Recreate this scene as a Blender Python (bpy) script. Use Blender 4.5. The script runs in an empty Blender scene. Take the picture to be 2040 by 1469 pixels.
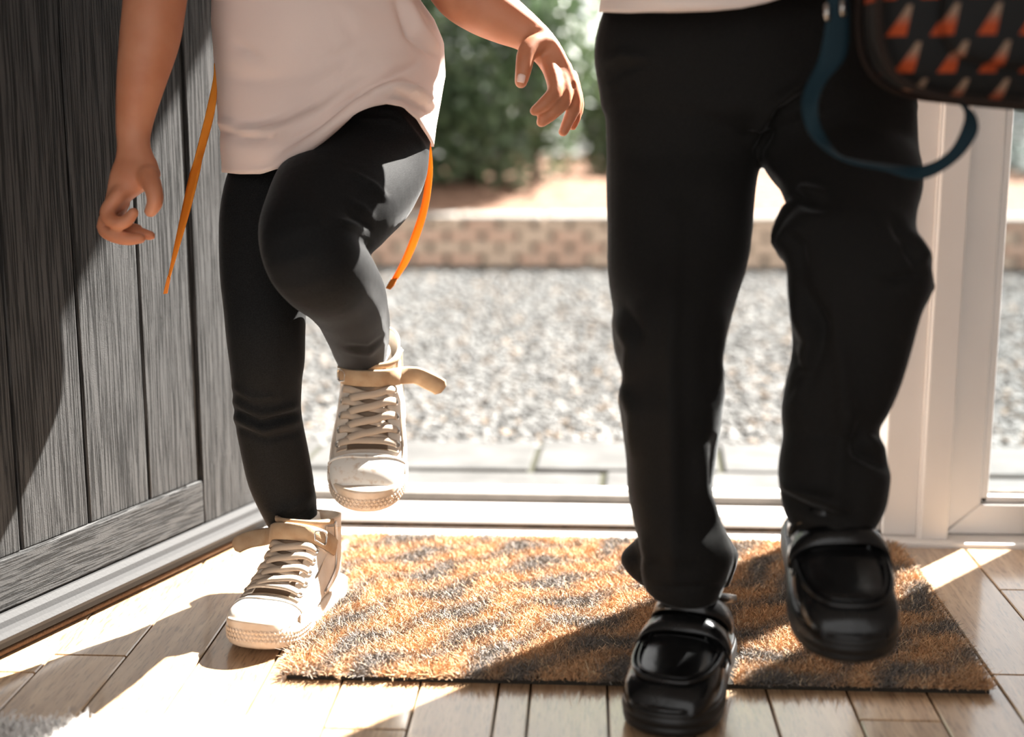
import bpy, bmesh, math, random
import numpy as np
from mathutils import Vector, Matrix
random.seed(7); RNG = np.random.default_rng(7)
SC = bpy.context.scene; COL = SC.collection
# ------------------------------------------------------------------ camera
F = 2800.; CAMH = .60; YAW = math.radians(3); PIT = math.radians(11)
cd = bpy.data.cameras.new('camera'); cam = bpy.data.objects.new('camera', cd); COL.objects.link(cam)
cam.location = (0, 0, CAMH); cam.rotation_euler = (math.pi/2-PIT, 0, YAW)
cd.sensor_width = 36; cd.lens = F/2040*36; cd.clip_start = .05; cd.clip_end = 200
cd.dof.use_dof = True; cd.dof.focus_distance = 1.60; cd.dof.aperture_fstop = 2.3
SC.camera = cam
# ------------------------------------------------------------------ sky and sun
W = bpy.data.worlds.new('sky'); SC.world = W; W.use_nodes = True
bg = W.node_tree.nodes['Background']; bg.inputs[0].default_value = (.98, .97, .96, 1); bg.inputs[1].default_value = 1.6
AZ, EL = math.radians(41), math.radians(42.4)
SUN = Vector((math.sin(AZ)*math.cos(EL), math.cos(AZ)*math.cos(EL), math.sin(EL)))
sl = bpy.data.lights.new('sun', 'SUN'); sl.energy = 40; sl.angle = math.radians(.53); sl.color = (1, .96, .9)
so = bpy.data.objects.new('sun', sl); COL.objects.link(so); so.rotation_euler = SUN.to_track_quat('Z', 'Y').to_euler(); so.location = SUN*20
vs = SC.view_settings; vs.view_transform = 'Standard'; vs.look = 'None'; vs.exposure = .5; vs.gamma = 1; vs.use_curve_mapping = False
# ------------------------------------------------------------------ helpers
fw = np.array([-math.sin(YAW)*math.cos(PIT), math.cos(YAW)*math.cos(PIT), -math.sin(PIT)])
rt = np.array([math.cos(YAW), math.sin(YAW), 0]); upv = np.cross(rt, fw); CC = np.array([0, 0, CAMH])
A3 = lambda *a: np.array(a, float)
def ray(x, y): return fw+rt*(x-1020)/F-upv*(y-734.5)/F
def at(x, y, Y): d = ray(x, y); return CC+d*(Y/d[1])          # a measured point at depth Y of the room
def fl(x, y, z=0): d = ray(x, y); return CC+d*((z-CAMH)/d[2])  # a measured point on the floor
def project(P):
    v = P-CC; k = v@fw
    return np.stack([1020+F*(v@rt)/k, 734.5-F*(v@upv)/k], 1)
def woff(p):
    o = Vector()
    while p: o += p.location; p = p.parent
    return np.array(o)
def tag(o, label=None, cat=None, group=None, kind=None):
    for k, v in (('label', label), ('category', cat), ('group', group), ('kind', kind)):
        if v: o[k] = v
    return o
def empty(name, loc, label=None, cat=None, group=None, kind=None):
    o = bpy.data.objects.new(name, None); COL.objects.link(o); o.location = loc; o.empty_display_size = .05
    return tag(o, label, cat, group, kind)
def obj(name, VF, mat, parent=None, smooth=True, loc=None):
    V, Fc = VF; V = np.asarray(V, float)
    if loc is not None: V = V-np.asarray(loc)
    elif parent: V = V-woff(parent)
    me = bpy.data.meshes.new(name); me.from_pydata(V.tolist(), [], [list(map(int, f)) for f in Fc]); me.update()
    if smooth: me.polygons.foreach_set('use_smooth', np.ones(len(me.polygons), bool))
    if mat: me.materials.append(mat)
    o = bpy.data.objects.new(name, me); COL.objects.link(o)
    if loc is not None: o.location = loc
    if parent: o.parent = parent
    return o
def join(parts):
    V = []; Fc = []; n = 0
    for v, f in parts:
        V.append(np.asarray(v, float)); Fc += [[i+n for i in q] for q in f]; n += len(v)
    return np.concatenate(V), Fc
def grid(P, closed=False):   # P: (nu, nv, 3)
    nu, nv = P.shape[:2]; Fc = []
    for i in range(nu-1):
        for j in range(nv if closed else nv-1):
            k = (j+1) % nv; Fc.append((i*nv+j, i*nv+k, (i+1)*nv+k, (i+1)*nv+j))
    return P.reshape(-1, 3), Fc
def capped(P):
    nu, nv = P.shape[:2]; V, Fc = grid(P, True)
    V = np.concatenate([V, [P[0].mean(0), P[-1].mean(0)]]); a = nu*nv
    for j in range(nv):
        k = (j+1) % nv; Fc.append((a, k, j)); Fc.append((a+1, (nu-1)*nv+j, (nu-1)*nv+k))
    return V, Fc
def catmull(K, sub):
    K = np.asarray(K, float); n = len(K); out = []
    E = np.concatenate([[2*K[0]-K[1]], K, [2*K[-1]-K[-2]]])
    for i in range(n-1):
        p0, p1, p2, p3 = E[i:i+4]
        for s in range(sub):
            t = s/sub; out.append(.5*((2*p1)+(p2-p0)*t+(2*p0-5*p1+4*p2-p3)*t*t+(3*p1-p0-3*p2+p3)*t**3))
    out.append(K[-1]); return np.array(out)
def limb(secs, n=36, sub=4, cap=True, inset=1.):
    # secs: (left px, left py, right px, right py, depth Y, thickness ratio)
    K = []
    for s in secs:
        K.append(np.concatenate([at(s[0], s[1], s[4]), at(s[2], s[3], s[4]), [s[5] if len(s) > 5 else .85]]))
    K = catmull(K, sub); c = (K[:, :3]+K[:, 3:6])/2; tan = np.gradient(c, axis=0); R = []
    th = np.linspace(0, 2*math.pi, n, endpoint=False)
    for i in range(len(K)):
        a = (K[i, 3:6]-K[i, :3])/2*inset; b = np.cross(tan[i], a); b = b/np.linalg.norm(b)*np.linalg.norm(a)*K[i, 6]
        if b[1] < 0: b = -b
        R.append(c[i]+np.outer(np.cos(th), a)+np.outer(np.sin(th), b))
    R = np.array(R); return capped(R) if cap else grid(R, True)
def rod(pts, rad, n=14, sub=4, flat=1.):
    K = catmull([list(p)+[r] for p, r in zip(pts, rad)], sub); c = K[:, :3]; tan = np.gradient(c, axis=0)
    tan /= np.linalg.norm(tan, axis=1)[:, None]; ref = A3(.3, .2, .9)
    u = np.cross(tan[0], ref); u /= np.linalg.norm(u); R = []
    th = np.linspace(0, 2*math.pi, n, endpoint=False)
    def ring(p, u, w, r): return p+np.outer(np.cos(th), u)*r+np.outer(np.sin(th), w)*r*flat
    for i in range(len(c)):
        u = u-tan[i]*(u@tan[i]); u /= np.linalg.norm(u); w = np.cross(tan[i], u); r = K[i, 3]
        if i == 0:
            for q in (80, 50, 25): R.append(ring(c[0]-tan[0]*r*math.sin(math.radians(q)), u, w, r*math.cos(math.radians(q))))
        R.append(ring(c[i], u, w, r))
        if i == len(c)-1:
            for q in (25, 50, 80): R.append(ring(c[i]+tan[i]*r*math.sin(math.radians(q)), u, w, r*math.cos(math.radians(q))))
    return capped(np.array(R))
def prod(pp, r, **k):   # rod from measured points (px, py, Y)
    return rod([at(*p) for p in pp], r if hasattr(r, '__len__') else [r]*len(pp), **k)
def stack(rings, n=32, power=1.):   # rings: (centre, rx, ry) horizontal ellipses
    th = np.linspace(0, 2*math.pi, n, endpoint=False); R = []
    for c, rx, ry in rings:
        cx = np.sign(np.cos(th))*abs(np.cos(th))**power; sy = np.sign(np.sin(th))*abs(np.sin(th))**power
        R.append(np.stack([c[0]+rx*cx, c[1]+ry*sy, np.full(n, c[2])], 1))
    return capped(np.array(R))
def box(x0, x1, y0, y1, z0, z1):
    V = [(x, y, z) for z in (z0, z1) for y in (y0, y1) for x in (x0, x1)]
    return V, [(0, 2, 3, 1), (4, 5, 7, 6), (0, 1, 5, 4), (2, 6, 7, 3), (0, 4, 6, 2), (1, 3, 7, 5)]
def bev(o, w=.002, seg=2):
    m = o.modifiers.new('bevel', 'BEVEL'); m.width = w; m.segments = seg; m.limit_method = 'ANGLE'; return o
GAIN = 1.7
def folds(V, N, FD):
    # real relief: ridges (+) and creases (-) of cloth along measured lines, on the side that faces the room
    P = project(V); face = np.clip(-(N@fw)*2+.15, 0, 1); D = np.zeros(len(V))
    for line, amp, wid in FD:
        L = np.asarray(line, float); best = np.full(len(V), 1e9); tt = np.zeros(len(V)); acc = 0; tot = np.linalg.norm(np.diff(L, axis=0), axis=1).sum()
        for a, b in zip(L[:-1], L[1:]):
            ab = b-a; ln = np.linalg.norm(ab); t = np.clip(((P-a)@ab)/(ln*ln), 0, 1); d = np.linalg.norm(P-a-t[:, None]*ab, axis=1)
            m = d < best; best[m] = d[m]; tt[m] = (acc+t[m]*ln)/tot; acc += ln
        D += GAIN*amp*np.exp(-(best/wid)**2)*np.sin(np.clip(tt*.86+.07, 0, 1)*math.pi)**.6
    return V+N*(D*face)[:, None]
def wob(V, sc, amp, seed=0):
    r = np.random.default_rng(seed); D = np.zeros(len(V))
    for _ in range(7):
        k = r.normal(size=3)*sc; D += np.sin(V@k+r.uniform(0, 6.28))
    return D*amp/3
def vnormals(me):
    N = np.empty(len(me.vertices)*3); me.vertex_normals.foreach_get('vector', N); return N.reshape(-1, 3)
def coords(me):
    V = np.empty(len(me.vertices)*3); me.vertices.foreach_get('co', V); return V.reshape(-1, 3)
def outward(part):
    V, Fc = part; V = np.asarray(V, float); T = np.array([t for f in Fc for t in ([(f[0], f[i], f[i+1]) for i in range(1, len(f)-1)])])
    a, b, c = V[T[:, 0]]-V[0], V[T[:, 1]]-V[0], V[T[:, 2]]-V[0]
    return (V, [f[::-1] for f in Fc]) if np.einsum('ij,ij->i', a, np.cross(b, c)).sum() < 0 else (V, Fc)
def fuse(name, parts, mat, parent, voxel=.004, smooth=6, FD=(), wobble=None):
    o = obj('tmp', join([outward(p) for p in parts]), None); m = o.modifiers.new('r', 'REMESH'); m.mode = 'VOXEL'; m.voxel_size = voxel
    if smooth: s = o.modifiers.new('s', 'SMOOTH'); s.iterations = smooth; s.factor = .5
    me = bpy.data.meshes.new_from_object(o.evaluated_get(bpy.context.evaluated_depsgraph_get())); bpy.data.objects.remove(o)
    me.name = name; V = coords(me); N = vnormals(me)
    if wobble: V = V+N*wob(V, wobble[0], wobble[1])[:, None]
    if FD: V = folds(V, N, FD)
    V = V-woff(parent); me.vertices.foreach_set('co', V.ravel()); me.update()
    me.polygons.foreach_set('use_smooth', np.ones(len(me.polygons), bool)); me.materials.clear(); me.materials.append(mat)
    ob = bpy.data.objects.new(name, me); COL.objects.link(ob); ob.parent = parent; return ob
# ------------------------------------------------------------------ materials
def M(name, col, rough=.6, spec=.5, sheen=0, var=None, bump=None, sss=0, metal=0, coat=0, trans=0, sheen_r=.4, ramp=None):
    m = bpy.data.materials.new(name); m.use_nodes = True; nt = m.node_tree; N = nt.nodes; L = nt.links; b = N['Principled BSDF']
    b.inputs['Base Color'].default_value = (*col, 1); b.inputs['Roughness'].default_value = rough
    b.inputs['Specular IOR Level'].default_value = spec; b.inputs['Metallic'].default_value = metal
    if sheen: b.inputs['Sheen Weight'].default_value = sheen; b.inputs['Sheen Roughness'].default_value = sheen_r
    if coat: b.inputs['Coat Weight'].default_value = coat; b.inputs['Coat Roughness'].default_value = .12
    if sss:
        b.inputs['Subsurface Weight'].default_value = sss; b.inputs['Subsurface Radius'].default_value = (1, .35, .18); b.inputs['Subsurface Scale'].default_value = .012
    tc = N.new('ShaderNodeTexCoord')
    def tex(scale, stretch=(1, 1, 1), detail=4):
        mp = N.new('ShaderNodeMapping'); mp.inputs['Scale'].default_value = stretch; L.new(tc.outputs['Object'], mp.inputs[0])
        t = N.new('ShaderNodeTexNoise'); t.inputs['Scale'].default_value = scale; t.inputs['Detail'].default_value = detail; L.new(mp.outputs[0], t.inputs[0]); return t, mp
    if var:   # (scale, second colour, stretch, lo, hi)
        t, mp = tex(var[0], var[2] if len(var) > 2 else (1, 1, 1)); r = N.new('ShaderNodeValToRGB'); lo, hi = (var[3], var[4]) if len(var) > 4 else (.35, .65)
        r.color_ramp.elements[0].position = lo; r.color_ramp.elements[1].position = hi
        r.color_ramp.elements[0].color = (*col, 1); r.color_ramp.elements[1].color = (*var[1], 1)
        L.new(t.outputs[0], r.inputs[0]); L.new(r.outputs[0], b.inputs['Base Color'])
    if bump:  # (scale, strength, distance, stretch)
        t, mp = tex(bump[0], bump[3] if len(bump) > 3 else (1, 1, 1)); u = N.new('ShaderNodeBump'); u.inputs['Strength'].default_value = bump[1]; u.inputs['Distance'].default_value = bump[2]
        L.new(t.outputs[0], u.inputs['Height']); L.new(u.outputs[0], b.inputs['Normal'])
    if trans:
        mx = N.new('ShaderNodeMixShader'); mx.inputs[0].default_value = trans; tr = N.new('ShaderNodeBsdfTranslucent'); tr.inputs[0].default_value = (*[min(1, c*1.1) for c in col], 1)
        L.new(b.outputs[0], mx.inputs[1]); L.new(tr.outputs[0], mx.inputs[2]); L.new(mx.outputs[0], N['Material Output'].inputs[0])
    return m
m_skin = M('skin', (.44, .17, .088), .5, .3, sss=.2, var=(30, (.50, .215, .12)), bump=(900, .08, .0004))
m_shirt = M('polo_cotton', (.90, .745, .675), .85, .2, sheen=.15, bump=(1500, .25, .0006), trans=.25)
m_shirt2 = M('polo_cotton_plain', (.88, .76, .69), .85, .2, sheen=.1, bump=(1500, .2, .0006), trans=.2)
m_leg = M('legging_jersey', (.008, .008, .0082), .75, .08, sheen=.16, var=(700, (.015, .015, .015)), bump=(1600, .5, .0008), sheen_r=.18)
m_trs = M('trouser_twill', (.009, .0084, .0079), .75, .08, sheen=.2, var=(900, (.016, .015, .014)), bump=(1800, .5, .0008), sheen_r=.18)
m_sock = M('sock_knit', (.85, .84, .82), .9, .1, bump=(800, .3, .0006))
m_canvas = M('sneaker_leather', (.60, .49, .39), .6, .35, var=(40, (.70, .62, .53)), bump=(300, .2, .0005))
m_suede = M('suede_strap', (.34, .22, .13), .9, .1, sheen=.1, var=(60, (.42, .30, .19)), bump=(700, .4, .0005))
m_lace = M('lace_cotton', (.46, .37, .29), .9, .1, bump=(1200, .5, .0006))
m_tong = M('tongue_canvas', (.28, .20, .14), .9, .1, bump=(700, .4, .0005))
m_rub = M('sneaker_rubber', (.74, .70, .64), .5, .4, var=(120, (.58, .46, .36), (1, 1, 1), .55, .75))
m_rubs = M('sneaker_foxing', (.55, .43, .32), .55, .4, var=(50, (.66, .56, .46)))
m_eye = M('eyelet_metal', (.55, .52, .48), .3, .5, metal=1)
m_leath = M('black_leather', (.004, .004, .0043), .22, .32, bump=(60, .18, .003), var=(30, (.012, .012, .012)))
m_soleb = M('black_sole', (.008, .008, .008), .45, .4, bump=(200, .1, .001))
m_orange = M('orange_ribbon', (.85, .34, .04), .7, .2, bump=(1500, .4, .0006), trans=.35)
m_orange2 = M('orange_stitched_end', (.75, .22, .03), .8, .2)
m_teal = M('teal_webbing', (.006, .022, .032), .7, .2, bump=(1200, .4, .0006))
m_upvc = M('white_upvc', (.80, .765, .735), .35, .45, var=(8, (.76, .725, .695)))
m_seal = M('dark_seal', (.05, .038, .028), .8, .2, var=(60, (.12, .085, .06)))
m_alu = M('worn_aluminium', (.13, .115, .10), .6, .4, var=(20, (.085, .075, .065)), bump=(80, .2, .001))
m_wall = M('wall_paint', (.50, .455, .42), .9, .2)
m_ext = M('render_outside', (.6, .57, .53), .9, .2, bump=(90, .4, .002))
m_dgap = M('floor_gap', (.04, .028, .02), .9, .1)
m_coirbase = M('mat_backing', (.03, .025, .02), .9, .1)
m_brick = M('brick_clay', (.42, .27, .20), .9, .15, var=(9, (.50, .38, .30)), bump=(120, .6, .003))
m_brick2 = M('brick_buff', (.48, .37, .28), .9, .15, var=(9, (.40, .31, .25)), bump=(120, .6, .003))
m_mort = M('mortar', (.16, .135, .11), .95, .1)
m_cap = M('coping_stone', (.16, .145, .125), .9, .15, var=(9, (.22, .20, .18)), bump=(90, .4, .002))
m_slab = M('paving_stone', (.045, .0445, .043), .9, .15, var=(14, (.065, .064, .062)), bump=(60, .5, .003))
m_joint = M('paving_joint', (.03, .03, .02), .95, .1)
m_soil = M('bark_soil', (.10, .055, .035), .95, .1, var=(25, (.22, .13, .09)), bump=(60, 1, .02))
m_bark = M('bark', (.05, .035, .025), .95, .1, bump=(60, 1, .01))
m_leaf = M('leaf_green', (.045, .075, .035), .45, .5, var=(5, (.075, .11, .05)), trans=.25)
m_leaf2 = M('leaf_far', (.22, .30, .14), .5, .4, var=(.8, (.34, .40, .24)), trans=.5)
m_pot = M('white_ribbed', (.78, .75, .72), .7, .3)
m_rug = M('white_wool', (.82, .80, .78), .95, .1)
m_hair = M('hair', (.10, .055, .03), .5, .4, bump=(60, .6, .003, (8, 8, 1)))
m_nail = M('nail', (.78, .52, .44), .3, .5, sss=.1)
m_sun_blocker = M('sun_blocker_board', (.55, .52, .48), .8, .3)  # for the added, unseen slab that blocks sun above the doorstep
def attr_mat(name, rough=.9):
    m = M(name, (.5, .5, .5), rough, .15); a = m.node_tree.nodes.new('ShaderNodeAttribute'); a.attribute_name = 'Col'
    m.node_tree.links.new(a.outputs['Color'], m.node_tree.nodes['Principled BSDF'].inputs['Base Color']); return m
m_coir = attr_mat('coir_fibre'); m_gravel = attr_mat('gravel_stone')
def glass():
    m = bpy.data.materials.new('window_glass'); m.use_nodes = True; nt = m.node_tree; N = nt.nodes; L = nt.links; N.remove(N['Principled BSDF'])
    a = N.new('ShaderNodeBsdfTransparent'); a.inputs[0].default_value = (.93, .95, .96, 1); g = N.new('ShaderNodeBsdfGlossy'); g.inputs['Roughness'].default_value = .02
    x = N.new('ShaderNodeMixShader'); x.inputs[0].default_value = .05
    L.new(a.outputs[0], x.inputs[1]); L.new(g.outputs[0], x.inputs[2]); L.new(x.outputs[0], N['Material Output'].inputs[0]); return m
m_glass = glass()
def wood_floor():
    m = M('oak_plank', (.4, .25, .14), .35, .5, coat=1); nt = m.node_tree; N = nt.nodes; L = nt.links; b = N['Principled BSDF']
    tc = N.new('ShaderNodeTexCoord'); oi = N.new('ShaderNodeObjectInfo'); ad = N.new('ShaderNodeVectorMath'); ad.operation = 'ADD'
    mu = N.new('ShaderNodeVectorMath'); mu.operation = 'MULTIPLY'; mu.inputs[1].default_value = (9, 17, 5); cm = N.new('ShaderNodeCombineXYZ')
    for i in range(3): L.new(oi.outputs['Random'], cm.inputs[i])
    L.new(cm.outputs[0], mu.inputs[0]); L.new(tc.outputs['Object'], ad.inputs[0]); L.new(mu.outputs[0], ad.inputs[1])
    mp = N.new('ShaderNodeMapping'); mp.inputs['Scale'].default_value = (1, .09, 1); L.new(ad.outputs[0], mp.inputs[0])
    n1 = N.new('ShaderNodeTexNoise'); n1.inputs['Scale'].default_value = 90; n1.inputs['Detail'].default_value = 6; n1.inputs['Distortion'].default_value = .6; L.new(mp.outputs[0], n1.inputs[0])
    n2 = N.new('ShaderNodeTexNoise'); n2.inputs['Scale'].default_value = 420; n2.inputs['Detail'].default_value = 3; L.new(mp.outputs[0], n2.inputs[0])
    r = N.new('ShaderNodeValToRGB'); e = r.color_ramp.elements; e[0].position = .3; e[0].color = (.34, .20, .105, 1); e[1].position = .7; e[1].color = (.54, .36, .21, 1); L.new(n1.outputs[0], r.inputs[0])
    r2 = N.new('ShaderNodeValToRGB'); e = r2.color_ramp.elements; e[0].position = .36; e[0].color = (.5, .45, .42, 1); e[1].position = .46; e[1].color = (1, 1, 1, 1); L.new(n2.outputs[0], r2.inputs[0])
    mx = N.new('ShaderNodeMix'); mx.data_type = 'RGBA'; mx.blend_type = 'MULTIPLY'; mx.inputs[0].default_value = .8; L.new(r.outputs[0], mx.inputs[6]); L.new(r2.outputs[0], mx.inputs[7])
    hv = N.new('ShaderNodeHueSaturation'); mr = N.new('ShaderNodeMapRange'); mr.inputs[3].default_value = .85; mr.inputs[4].default_value = 1.2; L.new(oi.outputs['Random'], mr.inputs[0]); L.new(mr.outputs[0], hv.inputs['Value'])
    L.new(mx.outputs[2], hv.inputs['Color']); L.new(hv.outputs[0], b.inputs['Base Color'])
    u = N.new('ShaderNodeBump'); u.inputs['Strength'].default_value = .25; u.inputs['Distance'].default_value = .0006; L.new(n2.outputs[0], u.inputs['Height']); L.new(u.outputs[0], b.inputs['Normal'])
    return m
m_floor = wood_floor()
def door_grain(name, vertical):
    m = M(name, (.046, .0455, .0455), .6, .04); nt = m.node_tree; N = nt.nodes; L = nt.links; b = N['Principled BSDF']
    tc = N.new('ShaderNodeTexCoord'); mp = N.new('ShaderNodeMapping'); mp.inputs['Scale'].default_value = (1, 1, .014) if vertical else (.03, .03, 1); L.new(tc.outputs['Object'], mp.inputs[0])
    n = N.new('ShaderNodeTexNoise'); n.inputs['Scale'].default_value = 620; n.inputs['Detail'].default_value = 3; n.inputs['Distortion'].default_value = .15; L.new(mp.outputs[0], n.inputs[0])
    r = N.new('ShaderNodeValToRGB'); r.color_ramp.elements[0].position = .42; r.color_ramp.elements[1].position = .50; L.new(n.outputs[0], r.inputs[0])
    n3 = N.new('ShaderNodeTexNoise'); n3.inputs['Scale'].default_value = 900; L.new(tc.outputs['Object'], n3.inputs[0])
    u2 = N.new('ShaderNodeBump'); u2.inputs['Strength'].default_value = .7; u2.inputs['Distance'].default_value = .0008; L.new(n3.outputs[0], u2.inputs['Height'])
    u = N.new('ShaderNodeBump'); u.inputs['Strength'].default_value = 1; u.inputs['Distance'].default_value = .0028; L.new(r.outputs[0], u.inputs['Height']); L.new(u2.outputs[0], u.inputs['Normal'])
    rc = N.new('ShaderNodeValToRGB'); rc.color_ramp.elements[0].position = .40; rc.color_ramp.elements[1].position = .54; rc.color_ramp.elements[0].color = (.022, .0217, .0213, 1); rc.color_ramp.elements[1].color = (.062, .0615, .061, 1)
    L.new(n.outputs[0], rc.inputs[0]); L.new(rc.outputs[0], b.inputs['Base Color'])
    L.new(u.outputs[0], b.inputs['Normal']); return m
m_doorv = door_grain('dark_door_grain', True); m_doorh = door_grain('dark_door_grain_across', False); m_doorgap = M('door_groove', (.004, .004, .004), .9, .1)

# ------------------------------------------------------------------ house shell
SILL = 1.845
XJ = [-1.645, -1.565, -1.483, -1.40, -1.32, -1.24, -1.15, -1.07, -.99, -.905, -.823, -.741, -.659, -.577, -.495, -.413, -.331, -.249, -.167, -.085, -.052, .027, .109, .190, .272, .353, .432, .515, .597, .679, .761, .843, .925, 1.007, 1.089, 1.17, 1.248]
CROSS = {-.577: [1.42, 1.0], -.659: [1.371, .95], -.741: [1.335], -.495: [1.05], -.249: [1.255], .190: [.95], .272: [1.301], .432: [1.419], .515: [1.683, 1.2], .597: [1.45, 1.0], -.413: [1.60]}
floor = obj('floor', box(-1.65, 1.25, -1.9, SILL+.06, -.06, -.012), m_dgap, smooth=False)
tag(floor, 'oak plank floor inside the open front door', 'floor', kind='structure')
for a, b in zip(XJ[:-1], XJ[1:]):
    cuts = sorted([-1.85, -1.2, round(random.uniform(-.5, .1), 2), SILL]+CROSS.get(a, [round(random.uniform(.5, 1.1), 2)]))
    for y0, y1 in zip(cuts[:-1], cuts[1:]):
        g = .0009; o = obj('plank', box(a+g, b-g, y0+g, y1-g, -.012, 0), m_floor, floor, False, loc=None); bev(o, .0012, 1)
tag(obj('ceiling', box(-1.7, 1.3, -1.9, 1.95, 2.4, 2.45), m_wall, None, False), 'plain white ceiling over the hallway', 'ceiling', kind='structure')
tag(obj('wall_right', box(.80, 1.6, 1.87, 2.1, -.1, 2.5), m_wall, None, False), 'white wall right of the side window', 'wall', kind='structure')
tag(obj('wall_left', box(-1.7, -.515, 1.9, 2.1, -.1, 2.5), m_wall, None, False), 'white wall left of the door opening', 'wall', kind='structure')
tag(obj('wall_side_left', box(-1.75, -1.65, -1.9, 1.95, -.1, 2.4), m_wall, None, False), 'white hallway wall behind the open door', 'wall', kind='structure')
tag(obj('wall_side_right', box(1.25, 1.35, -1.9, 1.9, -.1, 2.4), m_wall, None, False), 'white hallway wall on the right side', 'wall', kind='structure')
tag(obj('wall_front', box(-.515, .80, 1.9, 2.1, 2.06, 2.5), m_wall, None, False), 'wall strip above the door opening', 'wall', kind='structure')
sblk = obj('sun_blocker', box(-.97, .93, 2.1, 3.03, 2.15, 2.25), m_sun_blocker, None, False); tag(sblk, 'unseen flat slab added above the doorstep to cut the sunlight on the door', 'sun_blocker', kind='structure')  # out of view, added to stand in for whatever cuts sunlight off the door
# threshold
thr = empty('trim_1', (-.02, 1.9, 0), 'low white plastic door sill with grey metal strip across the doorway', 'door sill', kind='structure')
def tb(name, x0, x1, y0, y1, z0, z1, m, w=.002, par=None): return bev(obj(name, box(x0, x1, y0, y1, z0, z1), m, par or thr, False), w)
tb('sill_board', -.47, .78, SILL, 1.9, -.012, .0065, m_upvc, .003)
tb('sill_seal', -.45, .41, 1.882, 1.888, .004, .0115, m_seal, .001)
tb('threshold_bar', -.45, .41, 1.885, 1.921, -.02, .028, m_upvc, .004)
tb('gap_strip', -.45, .41, 1.920, 1.934, -.02, .019, m_seal, .001)
tb('inner_lip', -.45, .41, 1.933, 1.945, -.02, .0265, m_upvc, .002)
tb('metal_strip', -.45, .41, 1.944, 1.974, -.03, .0375, m_alu, .002)
tb('outer_lip', -.45, .41, 1.973, 1.988, -.05, .0395, m_upvc, .003)
# right-hand door frame and side window
jm = empty('trim_2', (.43, 1.9, 0), 'white plastic door jamb with a raised cover strip', 'door frame', kind='structure')
def jb(n, x0, x1, y0, y1, z0=.0065, z1=2.06, m=m_upvc, w=.003): return bev(obj(n, box(x0, x1, y0, y1, z0, z1), m, jm, False), w)
jb('jamb_post', .410, .4585, 1.874, 1.965); jb('rebate_strip', .402, .411, 1.93, 1.965, m=m_alu); jb('cover_strip', .4585, .4965, 1.862, 1.95, .004)
jb('cover_edge', .4555, .4600, 1.866, 1.90, .006, w=.0015)
jl = empty('trim_3', (-.485, 1.9, 0), 'white plastic hinge-side door jamb', 'door frame', kind='structure')
bev(obj('jamb_post', box(-.515, -.468, 1.884, 1.965, .0, 2.06), m_upvc, jl, False), .003)
wn = empty('window_1', (.63, 1.9, 0), 'narrow white framed side window beside the door', 'window', kind='structure')
def wf(n, V, m=m_upvc, w=.003): return bev(obj(n, V, m, wn, False), w)
def mitre(x0, x1, z0, z1, sgn):   # stile with mitred foot
    V, Fc = box(x0, x1, 1.884, 1.95, z0, z1); V = [list(v) for v in V]
    for v in V:
        if v[2] == z0 and (v[0] == x1) == (sgn > 0): v[2] = z0+.042
    return V, Fc
wf('stile', mitre(.4970, .544, .009, 2.0, 1)); wf('stile', mitre(.690, .735, .009, 2.0, -1))
V, Fc = box(.4970, .735, 1.884, 1.95, .008, .050); V = [list(v) for v in V]
for v in V:
    if v[2] > .03: v[0] += .046 if v[0] < .6 else -.046
wf('bottom_rail', (V, Fc), w=.002)
wf('top_rail', box(.544, .69, 1.884, 1.95, 1.95, 2.0))
wf('glazing_bead', box(.5445, .556, 1.892, 1.925, .0505, 1.95)); wf('glazing_bead', box(.5445, .69, 1.892, 1.925, .0505, .060))
wf('gasket', box(.5555, .5585, 1.905, 1.925, .060, 1.95), m_seal, .0005); wf('gasket', box(.5555, .69, 1.905, 1.925, .0598, .0625), m_seal, .0005)
wf('pane', box(.5585, .692, 1.925, 1.931, .06, 1.95), m_glass, .0002)
bev(obj('frame_return', box(.735, .80, 1.874, 1.95, .0065, 2.06), m_upvc, wn, False), .003)
# ------------------------------------------------------------------ dark front door (open inwards)
DA = A3(-.449, 1.879, 0); DD = A3(-.372, -.928, 0); DD /= np.linalg.norm(DD); DN = A3(.928, -.372, 0); DN /= np.linalg.norm(DN)   # DN faces the room
door = empty('door_1', tuple(DA), 'dark wood-grain front door swung open into the hall', 'door', kind='structure')
def dbox(l0, l1, z0, z1, d0, d1):
    V, Fc = box(l0, l1, d0, d1, z0, z1); return [DA+DD*v[0]+DN*v[1]+A3(0, 0, v[2]) for v in V], [f[::-1] for f in Fc]
def dp(n, l0, l1, z0, z1, d0, d1, m, w=.002): return bev(obj(n, dbox(l0, l1, z0, z1, d0, d1), m, door, False), w)
Z0 = .008
dp('core', .002, .86, Z0, 2.02, -.05, -.010, m_doorgap)
ls = [.132, .234, .343, .452, .561, .668]
for a, b in zip(ls[:-1], ls[1:]): dp('board', a+.0018, b-.0018, .104, 1.9, -.011, -.0035, m_doorv, .0022)
dp('stile', .002, .1305, .0455, 2.02, -.011, .0, m_doorv, .0012); dp('stile', .668, .86, .0455, 2.02, -.011, .0, m_doorv, .0012)
dp('bottom_rail', .1315, .667, .0455, .1045, -.011, .0005, m_doorh, .003); dp('top_rail', .1315, .667, 1.9, 2.02, -.011, .0, m_doorh, .002)
prof = [(-.012, Z0), (.006, Z0), (.012, .012), (.012, .018), (.019, .021), (.021, .026), (.017, .031), (.010, .033), (.008, .039), (.003, .045), (-.012, .045)]
R = np.array([[DA+DD*l+DN*d+A3(0, 0, z) for d, z in prof] for l in np.linspace(.0, .86, 30)])
obj('weather_bar', capped(R), M('dark_weather_bar', (.036, .0355, .0355), .6, .07, bump=(300, .3, .0008)), door, False)
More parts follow.
